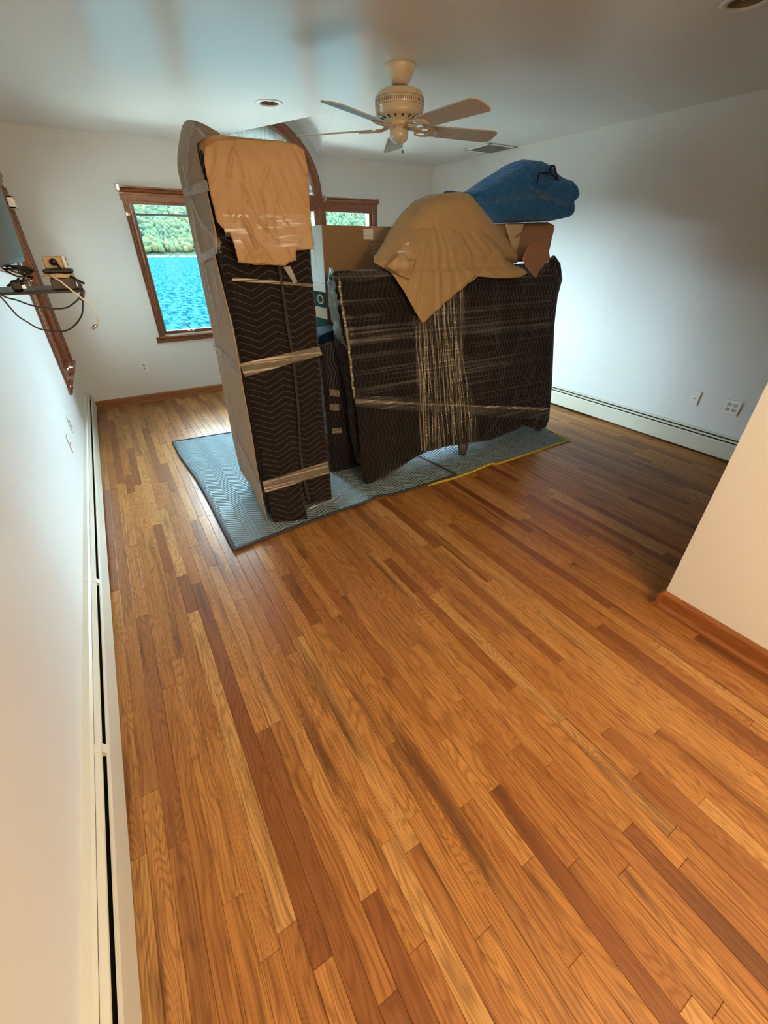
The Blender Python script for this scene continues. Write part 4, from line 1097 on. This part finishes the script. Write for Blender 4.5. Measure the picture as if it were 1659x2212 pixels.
def lsy(a, b, d):
    y = lyf(b)
    if b > 1.40: y += .16*max(0, 1-min(1, d/.16))**2*min(1, (b-1.40)/.1)
    th = (a-2.05)/max(.12, (2.02-b))
    f1 = .020*abs(noise.noise(Vector((th*7, b*.8, 4))))+.010*abs(noise.noise(Vector((th*17, b*2, 8))))+.006*math.exp(-((b-1.475+.02*math.sin(a*5))/.006)**2)
    return (a, y-.008+f1+.006*noise.noise(Vector((a*12, b*14, 2))), b)
sheet('paper_cover', [(p.x, p.z) for p in P_], lsy, 'kraft_light', ls, .016, .0018)
# loose bunched edge at the left and an overlapping leaf at the right
P_ = [aty(a, b, 2.60) for a, b in ((836, 575), (868, 545), (886, 560), (900, 560), (893, 585), (888, 605), (862, 593), (845, 582))]
sheet('bunched_edge', [(p.x, p.z) for p in P_], lambda a, b, d: (a, 2.60-.02*min(1, d/.03)+.03*abs(noise.noise(Vector((a*16, b*16, 5)))), b), 'kraft_light', ls, .012, .002)
tpm = MB(); P_ = [aty(a, b, 2.585) for a, b in ((858, 540), (884, 520), (889, 570), (868, 580))]; tpm.add(P_, [(0, 1, 2, 3)]); tpm.build('clear_tape', 'film_crinkle', ls, uvfun=uv_xz)
cr = MB(); ribbon(cr, [aty(1014, 610, 2.58), aty(1030, 598, 2.58), aty(1052, 575, 2.585)], .006, (0, 0, 1)); cr.build('paper_edge', 'kraft_pale', ls)

# ------------------------------------------------------------------ paper-wrapped item at the right and blue bundle on it
kp = thing('paper_wrapped_item', 'upright item wrapped in reddish kraft paper under the blue bundle at the right end', 'wrapped item', (3.05, 2.95, 1.43))
KY = 3.03
P_ = [aty(a, b, KY-.1) for a, b in ((1088, 482), (1205, 478), (1203, 500), (1197, 530), (1190, 562), (1192, 575), (1118, 575), (1100, 540))]
pillow('paper_wrap', [(p.x, p.z) if p.z > 1.44 else (p.x, 1.44) for p in P_], KY, .10, .06, 'kraft_red', kp, .02, .012, 9, 5)
P_ = [aty(a, b, 2.69) for a, b in ((1130, 560), (1150, 520), (1187, 530), (1190, 560), (1165, 585), (1155, 601), (1140, 582))]
sheet('paper_flap', [(p.x, p.z) for p in P_], lambda a, b, d: (a, (2.70 if b > 1.42 else dpl(a, b, .05))+.01*noise.noise(Vector((a*9, b*9, 2))), b), 'kraft_red', kp, .015, .002)
P_ = [aty(a, b, 2.90) for a, b in ((1092, 484), (1132, 484), (1128, 500), (1112, 515), (1126, 510), (1118, 540), (1112, 556), (1105, 530))]
sheet('pale_lining', [(p.x, p.z) for p in P_], lambda a, b, d: (a, 2.905+.012*noise.noise(Vector((a*12, b*12, 2))), b), 'kraft_pale', kp, .015, .002)
P_ = [aty(a, b, 2.66) for a, b in ((1120, 575), (1178, 552), (1198, 552), (1196, 570), (1172, 592), (1150, 596))]
sheet('clear_film', [(p.x, p.z) for p in P_], lambda a, b, d: (a, 2.67, b), 'film_blue', kp, .02, 0)

bb_ = thing('blue_blanket_bundle', 'bulky bundle in bright blue quilted blanket and clear film, highest item at the right end', 'bundle', (2.95, 2.95, 1.70))
BY = 3.06
def pil(name, px, y, D, R, mat='quilt_blue', amp=.012, seed=1, step=.018):
    P_ = [aty(a, b, y-D*.6) for a, b in px]
    return pillow(name, [(p.x, p.z) for p in P_], y, D, R, mat, bb_, step, amp, 7, seed)
pil('lower_fold', [(1048, 430), (1075, 415), (1110, 408), (1160, 405), (1200, 408), (1232, 420), (1233, 450), (1227, 472), (1205, 477), (1160, 479), (1120, 480), (1084, 481), (1070, 470)], BY, .165, .035, seed=2)
pil('upper_bundle', [(1012, 418), (1040, 404), (1078, 377), (1105, 362), (1128, 346), (1150, 340), (1172, 343), (1192, 353), (1200, 366), (1212, 376), (1228, 384), (1236, 400), (1240, 420), (1236, 446), (1205, 452), (1160, 455), (1110, 458), (1066, 458), (1040, 432)], BY+.02, .165, .07, seed=5, amp=.02)
pil('right_roll', [(1162, 392), (1180, 385), (1210, 386), (1234, 385), (1246, 398), (1251, 415), (1247, 432), (1236, 442), (1230, 450), (1200, 448), (1170, 440), (1160, 420)], BY-.08, .11, .05, seed=9)
pil('left_tip', [(961, 416), (968, 411), (980, 411), (1000, 414), (1020, 414), (1030, 422), (990, 424), (965, 420)], BY+.06, .04, .025, seed=12, amp=.003)
def ycurve(px, py, y): return aty(px, py, y)
MB().tube([ycurve(1160, 398, 2.86), ycurve(1163, 378, 2.855), ycurve(1167, 374, 2.855), ycurve(1187, 374, 2.855), ycurve(1194, 378, 2.855), ycurve(1203, 388, 2.855)], .006, 8).build('black_strap', 'matt_black', bb_, True)
MB().tube([ycurve(1188, 374, 2.86), ycurve(1190, 358, 2.87), ycurve(1197, 358, 2.87), ycurve(1200, 370, 2.855), ycurve(1205, 388, 2.86)], .007, 8).build('black_strap', 'matt_black', bb_, True)
fs = MB()
for pts, w in (([(1110, 358), (1080, 400), (1050, 440)], .05), ([(1158, 360), (1125, 385), (1090, 440)], .035), ([(1050, 440), (1100, 430), (1140, 425), (1190, 428)], .05), ([(1142, 395), (1128, 420), (1102, 460)], .02), ([(1140, 405), (1180, 420), (1228, 448)], .03)):
    ribbon(fs, [ycurve(a, b, 2.84) for a, b in pts], w, (.5, 0, .5) if w > .03 else (0, 0, 1))
fs.build('film_strips', 'film_blue', bb_, uvfun=uv_xz)

# ------------------------------------------------------------------ television, shelf, gadgets at the near left
tv = thing('television', 'dark flat television mounted on the near wall, seen edge-on at the frame edge', 'television', (-.2, 1.7, 1.5))
tilt = .062
def tvb(mb, x0, x1, y0, y1, z0, z1): 
    v = []
    for z in (z0, z1):
        o_ = (z-1.507)*tilt
        v += [(x0+o_, y0, z), (x1+o_, y0, z), (x1+o_, y1, z), (x0+o_, y1, z)]
    return mb.add(v, [(0, 3, 2, 1), (4, 5, 6, 7), (0, 1, 5, 4), (1, 2, 6, 5), (2, 3, 7, 6), (3, 0, 4, 7)])
tvb(MB(), -.245, -.2003, 1.22, 2.226, 1.507, 2.09).build('casing', 'black_plastic', tv, bevel=.002)
tvb(MB(), -.2002, -.1985, 1.235, 2.218, 1.522, 2.08).build('screen', 'screen', tv)
tvb(MB(), XL+.003-.0, -.246, 1.66, 1.80, 1.65, 1.80).build('wall_mount', 'black_plastic', tv)
sh = thing('media_shelf', 'thin black shelf on the near wall below the television', 'shelf', (-.25, 2.0, 1.41))
SZ = aty(90, 635, 1.9).z
MB().box(XL, -.047, 1.90, 2.20, SZ, SZ+.008).build('shelf_board', 'black_plastic', sh, bevel=.002)
MB().box(XL+.0005, XL+.03, 1.95, 2.15, SZ-.05, SZ).build('wall_bracket', 'black_plastic', sh)
bx_a = aty(106, 632, 1.93); bx_b = aty(168, 600, 1.93)
mbx = thing('media_box', 'dark grey flat set-top box on the black shelf', 'electronics', (-.1, 2.0, SZ))
MB().box(-.128, -.058, 1.925, 2.10, SZ+.009, bx_b.z).build('casing', 'brown_box', mbx, bevel=.003)
MB().box(-.0575, -.0555, 1.94, 2.09, SZ+.015, bx_b.z-.006).build('end_panel', 'chrome', mbx)
coil = thing('cable_coil', 'flattened coil of cream cable on the dark set-top box', 'cable', (-.1, 1.95, bx_b.z))
mb = MB(); zt = bx_b.z
for k in range(5):
    z = zt+.0032+.0018*k; a = -.150+.004*k; b = -.060+.003*(k % 2)
    pts = [(a, 1.93, z), (a+.03, 1.925+.003*k, z+.002), (b-.02, 1.925, z), (b, 1.945, z), (b, 1.99, z), (b-.02, 2.01, z), (a+.02, 2.01, z), (a, 1.99, z), (a, 1.93, z)]
    mb.tube(pts, .0022, 6)
mb.build('loops', 'card_pale' if 'card_pale' in M else 'kraft_pale', coil, True)
tail = [(-.125, 1.92, zt+.012), aty(130, 607, 1.90), aty(152, 625, 1.89), aty(178, 645, 1.885), aty(198, 662, 1.885), aty(208, 680, 1.885), aty(212, 695, 1.885), aty(209, 704, 1.885)]
MB().tube(tail, .0028, 8).build('loose_end', 'white_plastic', coil, True)
MB().tube([aty(210, 702, 1.885), aty(204, 706, 1.885), aty(199, 711, 1.885)], [.004, .005, .004], 8).build('connector', 'chrome', coil, True)
rt = thing('media_box', 'slim black router lying over the cream cable coil', 'electronics', (-.11, 1.98, zt+.03))
ra = zt+.0135
MB().box(-.140, -.054, 1.945, 2.06, ra, ra+.012).build('casing', 'black_plastic', rt, bevel=.005)
ps = thing('power_strip', 'beige and white power strip with a black plug on top of the router', 'power strip', (-.1, 2.0, ra+.016))
pz = ra+.0128
MB().box(-.132, -.078, 2.00, 2.055, pz, pz+.036).build('strip_body', 'beige_plastic', ps, bevel=.004)
MB().box(-.0775, -.066, 1.998, 2.057, pz, pz+.038).build('strip_end', 'white_plastic', ps, bevel=.004)
MB().box(-.0665, -.0645, 2.01, 2.018, pz+.024, pz+.032).box(-.0665, -.0645, 2.03, 2.038, pz+.008, pz+.016).build('end_sockets', 'dark', ps)
pb_ = MB().tube([(-.108, 1.998, pz+.02), (-.102, 1.985, pz+.02), (-.096, 1.975, pz+.018)], [.008, .011, .007], 10).build('black_plug', 'black_plastic', ps, True)
MB().tube([(-.096, 1.975, pz+.018), aty(140, 592, 1.95), aty(155, 598, 1.93), aty(168, 606, 1.92), aty(181, 612, 1.90)], .004, 8).build('plug_cord', 'black_plastic', ps, True)
def cord(label, pts, r=.0025, mat='black_plastic'):
    P = [Vector(p) for p in pts]; Q = []
    for i in range(len(P)-1):
        p0 = P[max(i-1, 0)]; p1 = P[i]; p2 = P[i+1]; p3 = P[min(i+2, len(P)-1)]
        for k in range(5):
            t = k/5; Q.append(.5*((2*p1)+(-p0+p2)*t+(2*p0-5*p1+4*p2-p3)*t*t+(-p0+3*p1-3*p2+p3)*t**3))
    Q.append(P[-1])
    return tag(MB().tube(Q, r, 8).build('cord', mat, None, True), label, 'cable', 'cords hanging from the media shelf')
c1 = lambda pts, y=1.89: [aty(a, b, y) for a, b in pts]
cord('thin black cord in a shallow loop under the shelf, upper of two', c1([(-10, 628), (12, 642), (35, 648), (60, 657), (90, 665), (120, 667), (145, 664), (163, 652), (172, 642), (178, 625), (172, 612), (160, 603)]))
cord('thin black cord in a deep loop under the shelf, lower of two', c1([(-10, 630), (8, 648), (20, 662), (38, 682), (58, 695), (82, 709), (110, 715), (140, 715), (160, 704), (175, 684), (179, 665), (178, 640), (172, 618), (165, 605)]))
tn = MB(); rr = random.Random(3)
for k in range(9):
    a = (rr.uniform(-5, 20), rr.uniform(566, 585)); b = (rr.uniform(55, 75), rr.uniform(570, 600))
    pts = c1([a, (a[0]*.6+b[0]*.4+rr.uniform(-5, 5), a[1]*.6+b[1]*.4+rr.uniform(-8, 8)), b, (b[0]-18, b[1]+12), (b[0]-40+rr.uniform(-8, 8), 618)], 1.95+.02*rr.random())
    tn.tube(pts, .0028, 6)
tag(tn.build('cable_tangle', 'black_plastic', None, True), 'tangle of black cables between the television and the shelf', 'cable')
wt = MB()
for k in range(3): wt.tube(c1([(-5, 572+5*k), (25, 580+6*k), (48, 596+3*k), (70, 607)], 1.96), .0025, 6)
tag(wt.build('cable_tangle', 'white_plastic', None, True), 'white cables bunched under the television beside the black tangle', 'cable')
pw = thing('plug_adapter', 'black plug adapter lying among the cables on the shelf', 'plug', aty(38, 618, 1.95))
pp = aty(38, 620, 1.94); pp.z = SZ+.009
MB().box(pp.x-.015, pp.x+.012, 1.93, 1.97, pp.z, pp.z+.03).build('plug_body', 'black_plastic', pw, bevel=.006)
MB().box(pp.x+.012, pp.x+.022, 1.94, 1.96, pp.z+.006, pp.z+.016).build('prongs', 'chrome', pw)
tg = MB().add([aty(a, b, 1.893) for a, b in ((177, 622), (184, 628), (182, 648), (172, 650))]+[aty(a, b, 1.896) for a, b in ((177, 622), (184, 628), (182, 648), (172, 650))], [(0, 1, 2, 3), (4, 5, 6, 7), (0, 1, 5, 4), (1, 2, 6, 5), (2, 3, 7, 6), (3, 0, 4, 7)]).build('cord_tag', 'brown_box')
tag(tg, 'small folded grey tag on the cords at the shelf end', 'tag')
